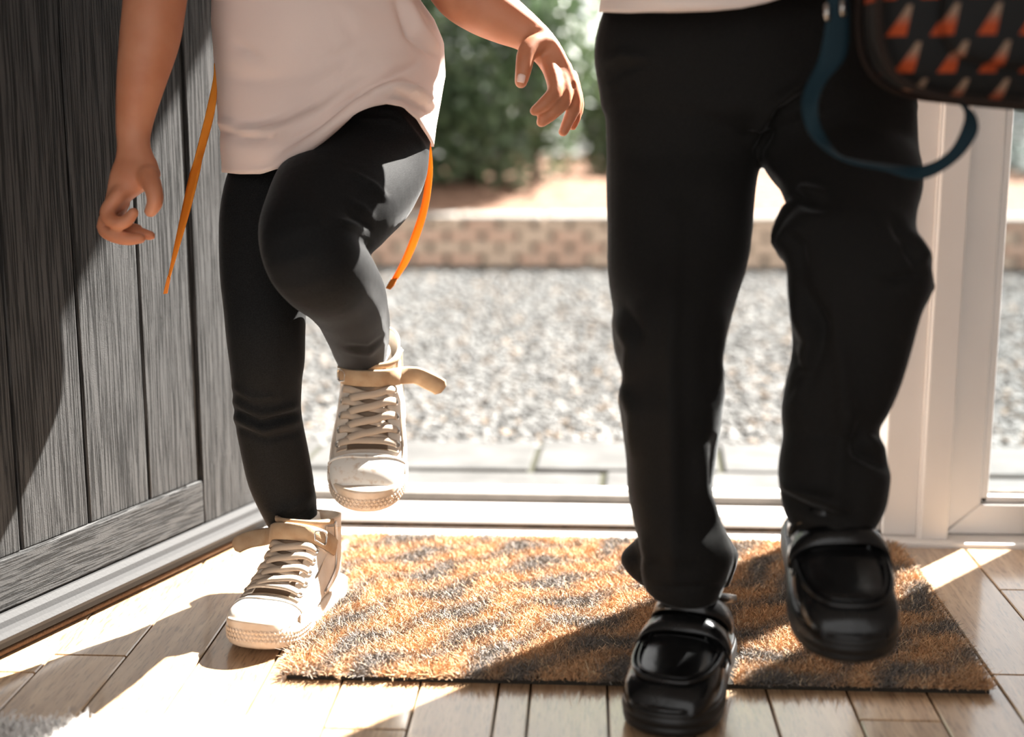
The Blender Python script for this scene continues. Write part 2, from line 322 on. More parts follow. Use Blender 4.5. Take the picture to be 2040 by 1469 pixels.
R2 = np.array([[DA+DD*l+DN*(.004+.004*math.cos(t))+A3(0, 0, .0035+.0035*math.sin(t)) for t in np.linspace(0, 6.28, 9)[:-1]] for l in np.linspace(.0, .86, 4)])
obj('brush_seal', capped(R2), M('brush', (.16, .09, .05), .9, .1, bump=(500, 1, .002, (1, 1, .1))), door)
# ------------------------------------------------------------------ outside
GZ = -.06
gr = obj('ground', box(-14, 18, 2.0, 40, GZ-.1, GZ-.014), M('ground_grit', (.08, .078, .075), .95, .1, var=(60, (.13, .128, .125)), bump=(150, 1, .01)), None, False); tag(gr, 'pale grit ground of the front drive', 'ground', kind='structure')
pv = obj('paving', box(-1.2, 2.2, 1.99, 2.66, GZ-.05, GZ-.006), m_joint, None, False); tag(pv, 'grey stone paving outside the doorstep', 'paving', kind='structure')
py = [1.992, 2.16, 2.44, 2.655]
for j in range(3):
    xs = [-1.2, -.86, -.52, -.10, .24, .60, 1.0, 1.5, 2.2] if j != 1 else [-1.2, -.7, -.33, .03, .42, .80, 1.25, 1.7, 2.2]
    for i, (a, b) in enumerate(zip(xs[:-1], xs[1:])):
        V, Fc = box(a+.006, b-.006, py[j]+.006, py[j+1]-.006, GZ-.03, GZ+random.uniform(-.003, .003))
        V = [[v[0]+(.05*(v[1]-2.3) if 0 < i else 0), v[1], v[2]] for v in V]
        bev(obj('paving_slab', (V, Fc), m_slab, pv, False), .004)
# gravel: thousands of small stones, one piece of stuff
def pebbles(n):
    ph = (1+5**.5)/2; ico = A3([-1, ph, 0], [1, ph, 0], [-1, -ph, 0], [1, -ph, 0], [0, -1, ph], [0, 1, ph], [0, -1, -ph], [0, 1, -ph], [ph, 0, -1], [ph, 0, 1], [-ph, 0, -1], [-ph, 0, 1])/1.9
    fi = np.array([[0,11,5],[0,5,1],[0,1,7],[0,7,10],[0,10,11],[1,5,9],[5,11,4],[11,10,2],[10,7,6],[7,1,8],[3,9,4],[3,4,2],[3,2,6],[3,6,8],[3,8,9],[4,9,5],[2,4,11],[6,2,10],[8,6,7],[9,8,1]])
    Y = 2.62+(RNG.uniform(0, 1, n)**1.25)*2.84; X = RNG.uniform(-.34, .36, n)*(Y+.6)*1.25+RNG.uniform(-.1, .1, n)+.04*Y; s = RNG.uniform(.004, .0095, n)*(1+.12*(Y-2.6))
    S = np.stack([s*RNG.uniform(.8, 1.5, n), s*RNG.uniform(.8, 1.4, n), s*RNG.uniform(.5, .9, n)], 1); a = RNG.uniform(0, 6.28, n)
    P = ico[None]*S[:, None]*RNG.uniform(.8, 1.2, (n, 12, 1)); ca, sa = np.cos(a)[:, None], np.sin(a)[:, None]
    x = P[..., 0]*ca-P[..., 1]*sa; y = P[..., 0]*sa+P[..., 1]*ca
    V = np.stack([x+X[:, None], y+Y[:, None], P[..., 2]+(GZ-.012+s*.5)[:, None]], 2).reshape(-1, 3); Fc = (fi[None]+np.arange(n)[:, None, None]*12).reshape(-1, 3)
    g = RNG.uniform(0, 1, n); c = np.stack([.050+.125*g**1.3, .050+.124*g**1.3, .049+.121*g**1.3], 1); br = RNG.uniform(0, 1, n) < .12; c[br] *= A3(1.1, .85, .65)
    return V, Fc, np.repeat(c, 12, 0)
def fast(name, V, Fc, mat, colors=None, parent=None):
    me = bpy.data.meshes.new(name); k = Fc.shape[1]; V = V-woff(parent)
    me.vertices.add(len(V)); me.vertices.foreach_set('co', V.ravel()); me.loops.add(Fc.size); me.loops.foreach_set('vertex_index', Fc.ravel().astype(np.int32))
    me.polygons.add(len(Fc)); me.polygons.foreach_set('loop_start', np.arange(0, Fc.size, k, dtype=np.int32)); me.polygons.foreach_set('loop_total', np.full(len(Fc), k, np.int32)); me.update(); me.validate()
    if colors is not None:
        ca = me.color_attributes.new('Col', 'FLOAT_COLOR', 'POINT'); ca.data.foreach_set('color', np.concatenate([colors, np.ones((len(colors), 1))], 1).ravel())
    me.materials.append(mat); o = bpy.data.objects.new(name, me); COL.objects.link(o); o.parent = parent; return o
V, Fc, c = pebbles(46000); tag(fast('gravel', V, Fc, m_gravel, c), 'loose pale grey gravel spread over the drive', 'gravel', kind='stuff')
# brick retaining wall of the raised bed
WY = 5.5; WZ = at(1050, 437, WY)[2]; bw = empty('retaining_wall', (0, WY, GZ), 'low brick edging wall of the raised bed behind the gravel', 'brick wall')
obj('mortar_core', box(-2.2, 3.2, WY+.012, WY+.12, GZ-.02, WZ-.004), m_mort, bw, False)
nc = 4; ch = (WZ-GZ)/nc; bl = .138
bme = [None, None]
for r in range(nc):
    for i in range(39):
        x0 = -2.2+(i+(.5 if r % 2 else 0))*bl; q = random.random() < .45
        if bme[q] is None:
            V, Fc = box(-bl/2+.010, bl/2-.010, 0, .10, .007, ch-.006); t = obj('brick', (V, Fc), m_brick if q else m_brick2, bw, False, loc=(0, 0, 0)); bev(t, .006); bme[q] = t.data; b = t
        else: b = bpy.data.objects.new('brick', bme[q]); COL.objects.link(b); b.parent = bw; bev(b, .006, 1)
        b.location = (x0+bl/2+random.uniform(-.003, .003), random.uniform(-.006, .006), r*ch)
for i in range(16):
    b = bev(obj('coping_stone', box(-2.2+i*.34, -2.2+(i+1)*.34-.008, WY-.012, WY+.16, WZ, WZ+.014), m_cap, bw, False), .006, 1)
def mound(x0, x1, y0, y1, z, amp, n=50):
    X, Y = np.meshgrid(np.linspace(x0, x1, n), np.linspace(y0, y1, n), indexing='ij'); P = np.stack([X, Y, z+0*X], 2).reshape(-1, 3)
    h = amp*np.exp(-((P[:, 0]+.35)/.9)**2)*np.clip((P[:, 1]-y0)/.8, 0, 1); P[:, 2] += h+wob(P, 9, .012, 3); return grid(P.reshape(n, n, 3))
tag(obj('planting_bed', mound(-2.2, 3.2, WY+.11, 9.5, WZ-.01, .10), m_soil), 'brown bark-covered soil of the raised bed', 'soil', kind='structure')
# shrubs
def leaves(n, c, rad, size, seed, inner=.35, yflat=1):
    r = np.random.default_rng(seed); d = r.normal(size=(n, 3)); d /= np.linalg.norm(d, axis=1)[:, None]; k = inner+(1-inner)*r.uniform(0, 1, n)**.6
    P = np.asarray(c)+d*k[:, None]*np.asarray(rad)*(1+.13*np.sin(d@A3(9, 5, 7))[:, None]+.1*np.sin(d@A3(-6, 11, 13))[:, None])
    a = r.normal(size=(n, 3)); a /= np.linalg.norm(a, axis=1)[:, None]; b = np.cross(a, r.normal(size=(n, 3))); b /= np.linalg.norm(b, axis=1)[:, None]; nn = np.cross(a, b); s = size*r.uniform(.6, 1.3, n)[:, None]
    Q = np.stack([P-a*s, P+b*s*.42+nn*s*.12, P+a*s, P-b*s*.42+nn*s*.12], 1).reshape(-1, 3)
    return Q, np.arange(4*n).reshape(-1, 4)
def shrub(name, px_, py_, Y, rx, ry, rz, n, size, m, label, cat, seed, trunks=(), group=None):
    c = at(px_, py_, Y); e = empty(name, (c[0], Y, WZ if Y < 9 else GZ), label, cat, group)
    V, Fc = leaves(n, c, (rx, ry, rz), size, seed); fo = fast('foliage', V, Fc, m, None, e); fo['kind'] = 'stuff'
    for (tx, ty, bx, by, r) in trunks:
        a = at(tx, ty, Y); b = at(bx, by, Y); b[2] = min(b[2], e.location.z); obj('stem', rod([b, (a+b)/2+A3(.02, .02, 0), a], [r, r*.9, r*.6], 10, 4), m_bark, e)
    return e
shrub('garden_shrub', 925, 75, 6.5, .62, .55, .72, 15000, .032, m_leaf, 'dense dark green rounded shrub growing in the raised bed', 'shrub', 3, [(1050, 250, 1066, 385, .025), (940, 250, 930, 385, .03), (1000, 200, 985, 390, .03)])
shrub('garden_shrub', 1235, 230, 7.4, .24, .3, .33, 2600, .032, m_leaf, 'smaller dark shrub half hidden behind the black trousers', 'shrub', 8, [(1235, 300, 1235, 360, .02)])
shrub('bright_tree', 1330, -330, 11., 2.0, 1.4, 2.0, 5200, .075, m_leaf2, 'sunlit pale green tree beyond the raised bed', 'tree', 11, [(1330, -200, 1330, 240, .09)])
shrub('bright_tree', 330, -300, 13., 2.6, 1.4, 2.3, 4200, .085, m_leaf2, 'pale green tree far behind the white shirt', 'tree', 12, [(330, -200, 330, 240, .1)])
shrub('boundary_bush', 2120, 250, 9.5, .95, .6, .95, 5000, .05, M('leaf_grey', (.13, .155, .14), .5, .4, trans=.35, var=(3, (.22, .245, .235))), 'grey green bush seen through the side window', 'shrub', 14, [(2120, 330, 2120, 520, .05)])
# ------------------------------------------------------------------ coir doormat
mat_o = empty('doormat', (.054, 1.60, 0), 'bristly orange-brown and grey coir doormat on the plank floor', 'doormat')
mx0, mx1, my0, my1 = -.312, .420, 1.366, 1.836
def coircol(P):
    u = (P[:, 0]*.72+P[:, 1]*.69); v = (P[:, 0]*.69-P[:, 1]*.72)
    s = np.sin(v*100+1.3*np.sin(u*13+1)+1.2*np.sin(u*29+v*19)+1.0*np.sin(P[:, 0]*47+P[:, 1]*31))+.7*np.sin(u*43+v*20)+RNG.normal(size=len(P))*.45
    k = np.clip(s*.55+.55, 0, 1)[:, None]; return k*A3(.50, .30, .165)+(1-k)*A3(.18, .16, .145)
obj('rubber_backing', box(mx0+.004, mx1-.004, my0+.002, my1, .0003, .005), m_coirbase, mat_o, False)
n = 190000
P = np.stack([RNG.uniform(mx0, mx1, n), RNG.uniform(my0, my1, n), np.full(n, .005)], 1)
keep = np.ones(n, bool)
for (ax, ay), (bx_, by_), hw in (((-.360, 1.425), (-.312, 1.628), .037), ((.074, 1.238), (.140, 1.462), .042)):   # pile pressed flat under the two standing shoes
    a2 = np.array([ax, ay]); ab = np.array([bx_, by_])-a2; t = np.clip(((P[:, :2]-a2)@ab)/(ab@ab), .12, .86); keep &= np.linalg.norm(P[:, :2]-a2-t[:, None]*ab, axis=1) > hw
P = P[keep]; n = len(P)
lean = RNG.normal(size=(n, 2))*.35; edge = np.stack([np.clip((P[:, 0]-mx1)/.012+1, 0, 1)-np.clip((mx0-P[:, 0])/.012+1, 0, 1), np.clip((P[:, 1]-my1)/.012+1, 0, 1)-np.clip((my0-P[:, 1])/.012+1, 0, 1)], 1)
lean += edge*.8; hgt = RNG.uniform(.007, .0125, n); stray = RNG.uniform(0, 1, n) < .012; hgt[stray] *= 1.7; lean[stray] *= 2
lean += .25*np.stack([np.sin(P[:, 0]*160+P[:, 1]*60), np.cos(P[:, 1]*150-P[:, 0]*70)], 1)
d = np.concatenate([lean, np.ones((n, 1))], 1); d /= np.linalg.norm(d, axis=1)[:, None]
ang = RNG.uniform(0, math.pi, n); side = np.stack([np.cos(ang), np.sin(ang), 0*ang], 1)*RNG.uniform(.0003, .0006, n)[:, None]
curl = RNG.normal(size=(n, 3))*.0022; curl[:, 2] = -abs(curl[:, 2])*.5
mid = P+d*hgt[:, None]*.55+curl*.5; top = P+d*hgt[:, None]+curl*2; top[:, 2] = np.maximum(top[:, 2], .004)
V = np.stack([P-side*1.2, P+side*1.2, mid-side, mid+side, top-side*.5, top+side*.5], 1).reshape(-1, 3)
b6 = np.arange(n)[:, None]*6; Fc = np.concatenate([b6+np.array([[0, 1, 3, 2]]), b6+np.array([[2, 3, 5, 4]])])
cc = coircol(P)*RNG.uniform(.65, 1.35, n)[:, None]; cc[RNG.uniform(0, 1, n) < .05] = A3(.62, .48, .32)
pl = fast('pile', V, Fc, m_coir, np.repeat(cc, 6, 0), mat_o); pl['kind'] = 'stuff'
# ------------------------------------------------------------------ white rug in the near left corner
rug = empty('shaggy_rug', (-.62, 1.1, 0), 'white shaggy rug edge in the near left corner of the floor', 'rug')
obj('backing', box(-1.0, -.30, .7, 1.215, .0003, .005), m_rug, rug, False)
n = 16000; P = np.stack([RNG.uniform(-1.0, -.30, n), 1.232-RNG.uniform(0, 1, n)**1.5*.2, np.full(n, .004)], 1); d = np.stack([RNG.normal(size=n)*.6, RNG.normal(size=n)*.5+.2, np.ones(n)], 1)*RNG.uniform(.006, .014, n)[:, None]
sd = np.stack([RNG.normal(size=n), RNG.normal(size=n), 0*d[:, 0]], 1)*.0012; V = np.stack([P-sd, P+sd, P+d+sd*.4, P+d-sd*.4], 1).reshape(-1, 3)
fast('pile', V, np.arange(4*n).reshape(-1, 4), m_rug, None, rug)['kind'] = 'stuff'
# ------------------------------------------------------------------ white ribbed pot at the right edge
pc = A3(.672, 1.735, 0); prof = [(.0, .0005), (.078, .0005)]
for i in range(9): prof += [(.080+.0022*i/2, .003+i*.0125), (.0845+.0022*i/2, .009+i*.0125), (.080+.0022*i/2, .0145+i*.0125)]
prof += [(.089, .118), (.083, .118), (.078, .02), (0, .02)]
th = np.linspace(0, 2*math.pi, 48, endpoint=False)
pt = empty('ribbed_basket', tuple(pc), 'white ribbed basket at the right edge by the side window', 'basket')
obj('body', grid(np.array([[pc+A3(r*math.cos(t), r*math.sin(t), z) for t in th] for r, z in prof]), True), m_pot, pt)
obj('rim', grid(np.array([[pc+A3((.087+.004*math.cos(q))*math.cos(t), (.087+.004*math.cos(q))*math.sin(t), .119+.004*math.sin(q)) for t in th] for q in np.linspace(0, 6.283, 9)]), True), m_pot, pt)
# ------------------------------------------------------------------ shoes
class Form:   # a shoe body: rings (bottom y, z, top y, z, half width), swept from toe to ankle
    def __init__(s, rings, mat4, p=.82): s.K = catmull(rings, 12); s.n = len(rings)-1; s.m = np.array(mat4); s.p = p
    def loc(s, u, th):
        x = min(max(u, 0), s.n)*12; i = min(int(x), len(s.K)-2); t = x-i; k = s.K[i]*(1-t)+s.K[i+1]*t
        cx = math.copysign(abs(math.cos(th))**s.p, math.cos(th)); sn = math.copysign(abs(math.sin(th))**s.p, math.sin(th))
        cy, cz, uy, uz = (k[0]+k[2])/2, (k[1]+k[3])/2, (k[2]-k[0])/2, (k[3]-k[1])/2
        return A3(k[4]*cx, cy+uy*sn, cz+uz*sn)
    def w(s, v): return (s.m[:3, :3]@np.asarray(v).T).T+s.m[:3, 3]
    def nrm(s, u, th):
        a = s.loc(u+.05, th)-s.loc(u-.05, th); b = s.loc(u, th+.04)-s.loc(u, th-.04); n = np.cross(a, b); n /= np.linalg.norm(n)+1e-12
        c = s.loc(u, math.pi/2)*.5+s.loc(u, -math.pi/2)*.5
        return n if n@(s.loc(u, th)-c) > 0 else -n
    def P(s, u, deg, off=0): th = math.radians(deg); return s.loc(u, th)+s.nrm(u, th)*off
    def body(s, u0=0, nu=60, nv=48):
        return s.w(np.array([[s.loc(u, t) for t in np.linspace(0, 2*math.pi, nv, endpoint=False)] for u in np.linspace(u0, s.n, nu)]).reshape(-1, 3)).reshape(nu, nv, 3)
    def patch(s, u0, u1, d0, d1, off, thick=.0018, nu=14, nv=14):
        f = lambda q, t: q(t) if callable(q) else q
        Q = np.array([[s.P(u, f(d0, i/(nu-1))+(f(d1, i/(nu-1))-f(d0, i/(nu-1)))*j/(nv-1), off) for j in range(nv)] for i, u in enumerate(np.linspace(u0, u1, nu))])
        I = np.array([[s.P(u, f(d0, i/(nu-1))+(f(d1, i/(nu-1))-f(d0, i/(nu-1)))*j/(nv-1), off-thick) for j in range(nv)] for i, u in enumerate(np.linspace(u0, u1, nu))])
        V1, F1 = grid(Q); V2, F2 = grid(I); nn = nu*nv; Fc = F1+[[q+nn for q in f_[::-1]] for f_ in F2]
        per = [j for j in range(nv)]+[i*nv+nv-1 for i in range(1, nu)]+[(nu-1)*nv+j for j in range(nv-2, -1, -1)]+[i*nv for i in range(nu-2, 0, -1)]
        for a, b in zip(per, per[1:]+per[:1]): Fc.append((a, b, b+nn, a+nn))
        return s.w(np.concatenate([V1, V2])), Fc
    def strip(s, path, wid, thick=.0022, extra=None, sub=6):   # path: (u, deg, off); extra: free local points after the surface
        pts = []; nr = []
        K = catmull(path, sub)
        for u, dg, o in K: pts.append(s.P(u, dg, o)); nr.append(s.nrm(u, math.radians(dg)))
        if extra is not None:
            for e, nn in extra: pts.append(A3(*e)); nr.append(A3(*nn)/np.linalg.norm(nn))
            pts = list(catmull(pts, 2)); nr = list(catmull(nr, 2))
        pts = np.array(pts); nr = np.array(nr); tan = np.gradient(pts, axis=0); R = []
        for i in range(len(pts)):
            b = np.cross(nr[i], tan[i]); b /= np.linalg.norm(b); n2 = np.cross(tan[i], b); n2 /= np.linalg.norm(n2); w_ = wid[min(i*len(wid)//len(pts), len(wid)-1)] if hasattr(wid, '__len__') else wid
            if i in (0, len(pts)-1) and extra is not None and i: w_ *= .55
            R.append([pts[i]+b*w_/2*cx+n2*thick/2*cz for cx, cz in ((-1, -.6), (-.85, 1), (0, 1.25), (.85, 1), (1, -.6), (0, -.8))])
        R = np.array(R); sh = R.shape; return capped(s.w(R.reshape(-1, 3)).reshape(sh))
    def ring(s, u, dg, r=.0034, t=.0011, off=.0045):
        c = s.P(u, dg, off); n = s.nrm(u, math.radians(dg)); a = np.cross(n, A3(0, .3, 1)); a /= np.linalg.norm(a); b = np.cross(n, a)
        R = np.array([[c+(a*math.cos(p)+b*math.sin(p))*(r+t*math.cos(q))+n*t*math.sin(q) for q in np.linspace(0, 6.283, 7)[:-1]] for p in np.linspace(0, 6.2832, 13)])
        sh = R.shape; return grid(s.w(R.reshape(-1, 3)).reshape(sh), True)
def sole(form, outl, prof, n=72):   # outl: (y, left, right); prof: (outset, z0fun)
    O = catmull(outl, 8); loop = [(r, y) for y, l, r in O]+[(l, y) for y, l, r in O[::-1]]
    L = np.array(loop); seg = np.concatenate([[0], np.cumsum(np.linalg.norm(np.diff(np.vstack([L, L[:1]]), axis=0), axis=1))]); t = np.linspace(0, seg[-1], n, endpoint=False)
    LL = np.vstack([L, L[:1]]); Q = np.stack([np.interp(t, seg, LL[:, 0]), np.interp(t, seg, LL[:, 1])], 1)
    for _ in range(2): Q = (np.roll(Q, 1, 0)+2*Q+np.roll(Q, -1, 0))/4
    tn = np.roll(Q, -1, 0)-np.roll(Q, 1, 0); nn = np.stack([tn[:, 1], -tn[:, 0]], 1); nn /= np.linalg.norm(nn, axis=1)[:, None]
    c = Q.mean(0); s_ = np.sign(((Q-c)*nn).sum(1).mean()); nn *= s_
    R = []
    for o_, zf in prof: R.append(np.concatenate([Q+nn*o_, np.array([[zf(y)] for y in Q[:, 1]])], 1))
    R = np.array(R); sh = R.shape; return capped(form.w(R.reshape(-1, 3)).reshape(sh))
def frame(origin, toe, up):
    y = Vector(toe).normalized(); z = Vector(up); z = (z-y*z.dot(y)).normalized(); x = y.cross(z); m = Matrix.Identity(4)
    for i in range(3): m[i][0], m[i][1], m[i][2], m[i][3] = x[i], y[i], z[i], origin[i]
    return m
SNK = [(.196, .016, .195, .022, .010), (.192, .012, .187, .034, .027), (.178, .010, .170, .043, .0365), (.150, .010, .146, .047, .0395), (.118, .010, .126, .056, .0385), (.085, .010, .112, .068, .036), (.045, .010, .100, .080, .0335), (.012, .012, .092, .091, .0315), (-.001, .035, .087, .099, .031), (-.003, .070, .085, .106, .031), (-.004, .100, .083, .112, .0315)]
SNO = [(-.008, -.010, .010), (-.003, -.024, .024), (.012, -.031, .031), (.05, -.033, .033), (.085, -.034, .036), (.12, -.039, .041), (.15, -.041, .042), (.175, -.037, .037), (.190, -.029, .029), (.199, -.018, .018), (.202, -.008, .008)]
def sneaker(parent, m4, flap):   # flap: +1 strap tongue towards local +x, -1 towards -x
    f = Form(SNK, m4); B = f.body(0)
    sh = obj('sneaker', grid(B, True), m_canvas, parent); sh['label'] = 'scuffed white high-top sneaker'
    sm = sh.modifiers.new('shell', 'SOLIDIFY'); sm.thickness = .002; sm.offset = -1
    z0 = lambda y: .0+max(0, (y-.165))*.16; z1 = lambda y: .021+max(0, (y-.15))*.28
    so_ = obj('sole', sole(f, SNO, [(-.004, z0), (0, lambda y: z0(y)+.003), (.0012, lambda y: z0(y)+.006), (.001, z1), (-.001, lambda y: z1(y)+.0022), (-.005, lambda y: z1(y)+.001)]), m_rubs, sh)
    rows = []
    V0, F0 = sole(f, SNO, [(.0002, lambda y: z0(y)+.005), (.0016, lambda y: z0(y)+.010), (.0016, lambda y: z1(y)-.006), (.0002, lambda y: z1(y)-.003)], 200)
    tre = []   # raised diamonds on the toe bumper
    O = sole(f, SNO, [(.0014, lambda y: 0*y), (.0014, lambda y: 0*y+1)], 220)[0].reshape(-1, 3); 
    loc = (np.linalg.inv(f.m)@np.c_[O, np.ones(len(O))].T).T[:220, :3]
    for r_ in range(3):
        for i in range(0, 220, 2):
            p = loc[(i+r_ % 2) % 220]
            if p[1] < .135: continue
            q = loc[(i+r_ % 2+1) % 220]; tn = q-p; tn[2] = 0; tl = np.linalg.norm(tn)
            if tl < 1e-6: continue
            tn /= tl; no = A3(tn[1], -tn[0], 0); 
            if no@(p-A3(0, .13, 0)) < 0: no = -no
            zc = z0(p[1])+.008+r_*.0048+max(0, p[1]-.165)*.05; c = A3(p[0], p[1], zc); hh = .0028
            tre.append((f.w(np.array([c-tn*tl*1.0, c+A3(0, 0, -hh), c+tn*tl*1.0, c+A3(0, 0, hh), c+no*.0011])), [(0, 1, 4), (1, 2, 4), (2, 3, 4), (3, 0, 4)]))
    tr = obj('diamond_tread', join(tre), m_rubs, sh, False); tr['kind'] = 'stuff'
    obj('toe_cap', f.patch(.35, 2.75, lambda t: -5+22*t*t, lambda t: 185-22*t*t, .0022, .003, 22, 30), m_rub, sh)
    obj('toe_line', f.strip([(2.75+.25*abs(k-3)/3-.25, 14+k*152/6, .0028) for k in range(7)], .003, .0014), m_rub, sh)
    obj('tongue', f.patch(3.0, 9.2, 60, 120, .0022, .002), m_tong, sh)
    for a, b in ((22, 62), (118, 158)):
        obj('eyestay', f.patch(3.0, 7.3, (lambda t, a=a, b=b: a+18*(1-t) if a < 90 else a), (lambda t, a=a, b=b: b if a < 90 else b-18*(1-t)), .0038, .0022), m_canvas, sh)
        obj('side_panel', f.patch(2.6, 9.4, *((-14, 24) if a < 90 else (156, 194)), .0024, .0018), m_canvas, sh)
    us = [3.35, 4.15, 4.98, 5.86, 6.75]
    obj('lace', f.strip([(us[0], 48, .0055), (us[0]+.02, 70, .0068), (us[0], 90, .0072), (us[0]+.02, 110, .0068), (us[0], 132, .0055)], .0084), m_lace, sh)
    for i in range(4):
        for sg in (0, 1):
            fx = (lambda d: d) if sg else (lambda d: 180-d); o_ = .0022 if sg else 0
            obj('lace', f.strip([(us[i]+.12, fx(60), .0035+o_*.3), (us[i]+.2, fx(72), .0062+o_), (us[i]+.42, fx(92), .0072+o_), (us[i+1]-.08, fx(116), .0066+o_), (us[i+1], fx(132), .0055)], .0084), m_lace, sh)
    for u in us:
        for dg in (46, 134): obj('eyelet', f.ring(u, dg), m_eye, sh)
    s = 1 if flap > 0 else -1; fx = (lambda d: d) if s > 0 else (lambda d: 180-d)
    e0 = f.P(8.1, fx(20), .008); 
    ext = [(e0+A3(s*.012, .003, .001), (s*.35, 1, .3)), (e0+A3(s*.024, .008, -.001), (s*.2, 1, .4)), (e0+A3(s*.036, .011, -.006), (0, 1, .5)), (e0+A3(s*.043, .012, -.011), (0, 1, .6))]
    obj('ankle_strap', f.strip([(8.1, fx(175), .004), (8.15, fx(150), .0062), (8.2, fx(120), .0085), (8.2, fx(90), .0095), (8.2, fx(60), .009), (8.1, fx(35), .008)], .020, .0026, ext), m_suede, sh)['label'] = 'tan suede ankle strap with loose end'
    c = [f.P(8.2+.62*a, fx(135+9*b), .0085) for a, b in ((-1, -1), (1, -1), (1, 1), (-1, 1))]
    obj('buckle_ring', rod(f.w(np.array(c+[c[0]])), [.0012]*5, 8, 3), m_eye, sh)
    obj('collar', f.strip([(9.85, d_, .0015) for d_ in range(10, 171, 20)], .006, .004), m_suede, sh)
    for sd in (1, -1): obj('zipper', f.strip([(5.2, 90-sd*98, .003), (7, 90-sd*92, .003), (8.5, 90-sd*88, .003), (9.8, 90-sd*84, .003)], .004, .002), m_eye, sh)
    return sh
SCH = [(.209, .026, .208, .034, .016), (.207, .020, .200, .047, .032), (.194, .018, .182, .057, .0415), (.166, .016, .158, .061, .0450), (.132, .016, .134, .066, .0440), (.096, .016, .116, .074, .040), (.050, .016, .104, .084, .0355), (.014, .018, .096, .092, .033), (0, .040, .092, .098, .032), (-.003, .066, .090, .103, .032)]
SCO = [(-.012, -.010, .010), (-.007, -.026, .026), (.012, -.035, .035), (.05, -.037, .037), (.09, -.040, .041), (.13, -.046, .047), (.160, -.0475, .0475), (.184, -.0435, .0435), (.201, -.034, .034), (.211, -.021, .021), (.215, -.008, .008)]
def school_shoe(parent, m4, label):
    f = Form(SCH, m4, .76); sh = obj('school_shoe', grid(f.body(0), True), m_leath, parent); sh['label'] = label
    sm = sh.modifiers.new('shell', 'SOLIDIFY'); sm.thickness = .002; sm.offset = -1
    z0 = lambda y: max(0, (y-.15))*.10; z1 = lambda y: .024+max(0, (y-.15))*.12
    obj('sole', sole(f, SCO, [(-.004, z0), (-.0005, lambda y: z0(y)+.003), (.0005, lambda y: z0(y)+.009), (-.0008, lambda y: z0(y)+.0105), (.0008, lambda y: z0(y)+.0120), (.0014, lambda y: z1(y)-.006), (-.0002, lambda y: z1(y)-.0045), (.0008, lambda y: z1(y)-.003), (0, z1), (-.004, lambda y: z1(y)+.001)]), m_soleb, sh)
    obj('welt', sole(f, SCO, [(-.006, lambda y: z1(y)-.001), (-.0012, lambda y: z1(y)-.0002), (-.0008, lambda y: z1(y)+.003), (-.003, lambda y: z1(y)+.0048), (-.007, lambda y: z1(y)+.004)]), m_leath, sh)
    U = [(5.2, 156), (4.2, 151), (3.1, 143), (2.2, 132), (1.65, 115), (1.5, 90), (1.65, 65), (2.2, 48), (3.1, 37), (4.2, 29), (5.2, 24)]
    obj('apron_seam', f.strip([(u, d_, .0026) for u, d_ in U], .0052, .005, sub=5), m_leath, sh)
    obj('apron_seam', f.strip([(u+.28 if 0 < i < 10 else u, 90+(d_-90)*.86, .0016) for i, (u, d_) in enumerate(U)], .0032, .003, sub=5), m_leath, sh)
    obj('tongue', f.patch(4.6, 9.2, 52, 128, .002, .002), m_leath, sh)
    for u, w_ in ((5.0, .021), (6.9, .021)):
        obj('strap', f.strip([(u-.25, 5, .004), (u-.1, 30, .0066), (u+.08, 60, .0085), (u+.15, 90, .009), (u+.15, 120, .0088), (u+.05, 148, .0075), (u-.1, 168, .0062)], w_, .0036), m_leath, sh)
        for q in (-1, 1): obj('strap_stitch', f.strip([(u+.05+q*.42 if k else u-.2+q*.42, 20+k*22, .0098-.00035*(k-3)**2) for k in range(7)], .0008, .0008), m_soleb, sh)
        obj('strap_tab', f.patch(u-.62, u+.55, 152, 176, .0075, .003), m_leath, sh)
    for a, b in ((8, 44), (136, 172)): obj('quarter_flap', f.patch(4.0, 7.2, a, b, .0034, .003), m_leath, sh)
    obj('collar', f.strip([(8.9, d_, .002) for d_ in range(-30, 211, 20)], .010, .006), m_leath, sh)
    return sh
# ------------------------------------------------------------------ the child in leggings
girl = empty('person', (-.33, 1.56, 0), 'child in white polo shirt, dark leggings and white sneakers, one knee raised', 'person', 'children walking in through the door')
LEGR = [(490, 120, 700, 120, 1.64, 0.7), (470, 230, 690, 230, 1.64, 0.7), (468, 310, 660, 310, 1.655, 0.65), (449, 362, 645, 360, 1.645, 0.7), (437, 450, 622, 450, 1.615, 0.8), (440, 550, 613, 550, 1.59, 0.9), (450, 650, 608, 650, 1.575, 1.12), (460, 720, 607, 720, 1.57, 1.12), (466, 775, 600, 770, 1.575, 1.12), (468, 830, 598, 825, 1.58, 1.12), (481, 900, 611, 893, 1.59, 1.12), (498, 960, 622, 952, 1.6, 1.12), (519, 1012, 630, 1000, 1.605, 1.12), (540, 1056, 632, 1036, 1.607, 1.12), (546, 1068, 632, 1046, 1.607, 1.12)]
LEGL = [(640, 90, 860, 60, 1.66, 0.75), (622, 190, 872, 170, 1.655, 0.75), (603, 285, 858, 270, 1.634, .76), (556, 362, 846, 350, 1.595, .76), (527, 425, 790, 420, 1.52, 0.85), (517, 480, 728, 455, 1.475, 0.9), (528, 535, 712, 478, 1.455, 0.95), (560, 572, 735, 510, 1.475, 0.95), (605, 606, 762, 560, 1.53, 0.95), (636, 650, 774, 610, 1.595, 0.95), (656, 690, 775, 650, 1.65, 0.95), (672, 722, 771, 690, 1.695, 0.95), (676, 730, 770, 697, 1.705, 0.95)]
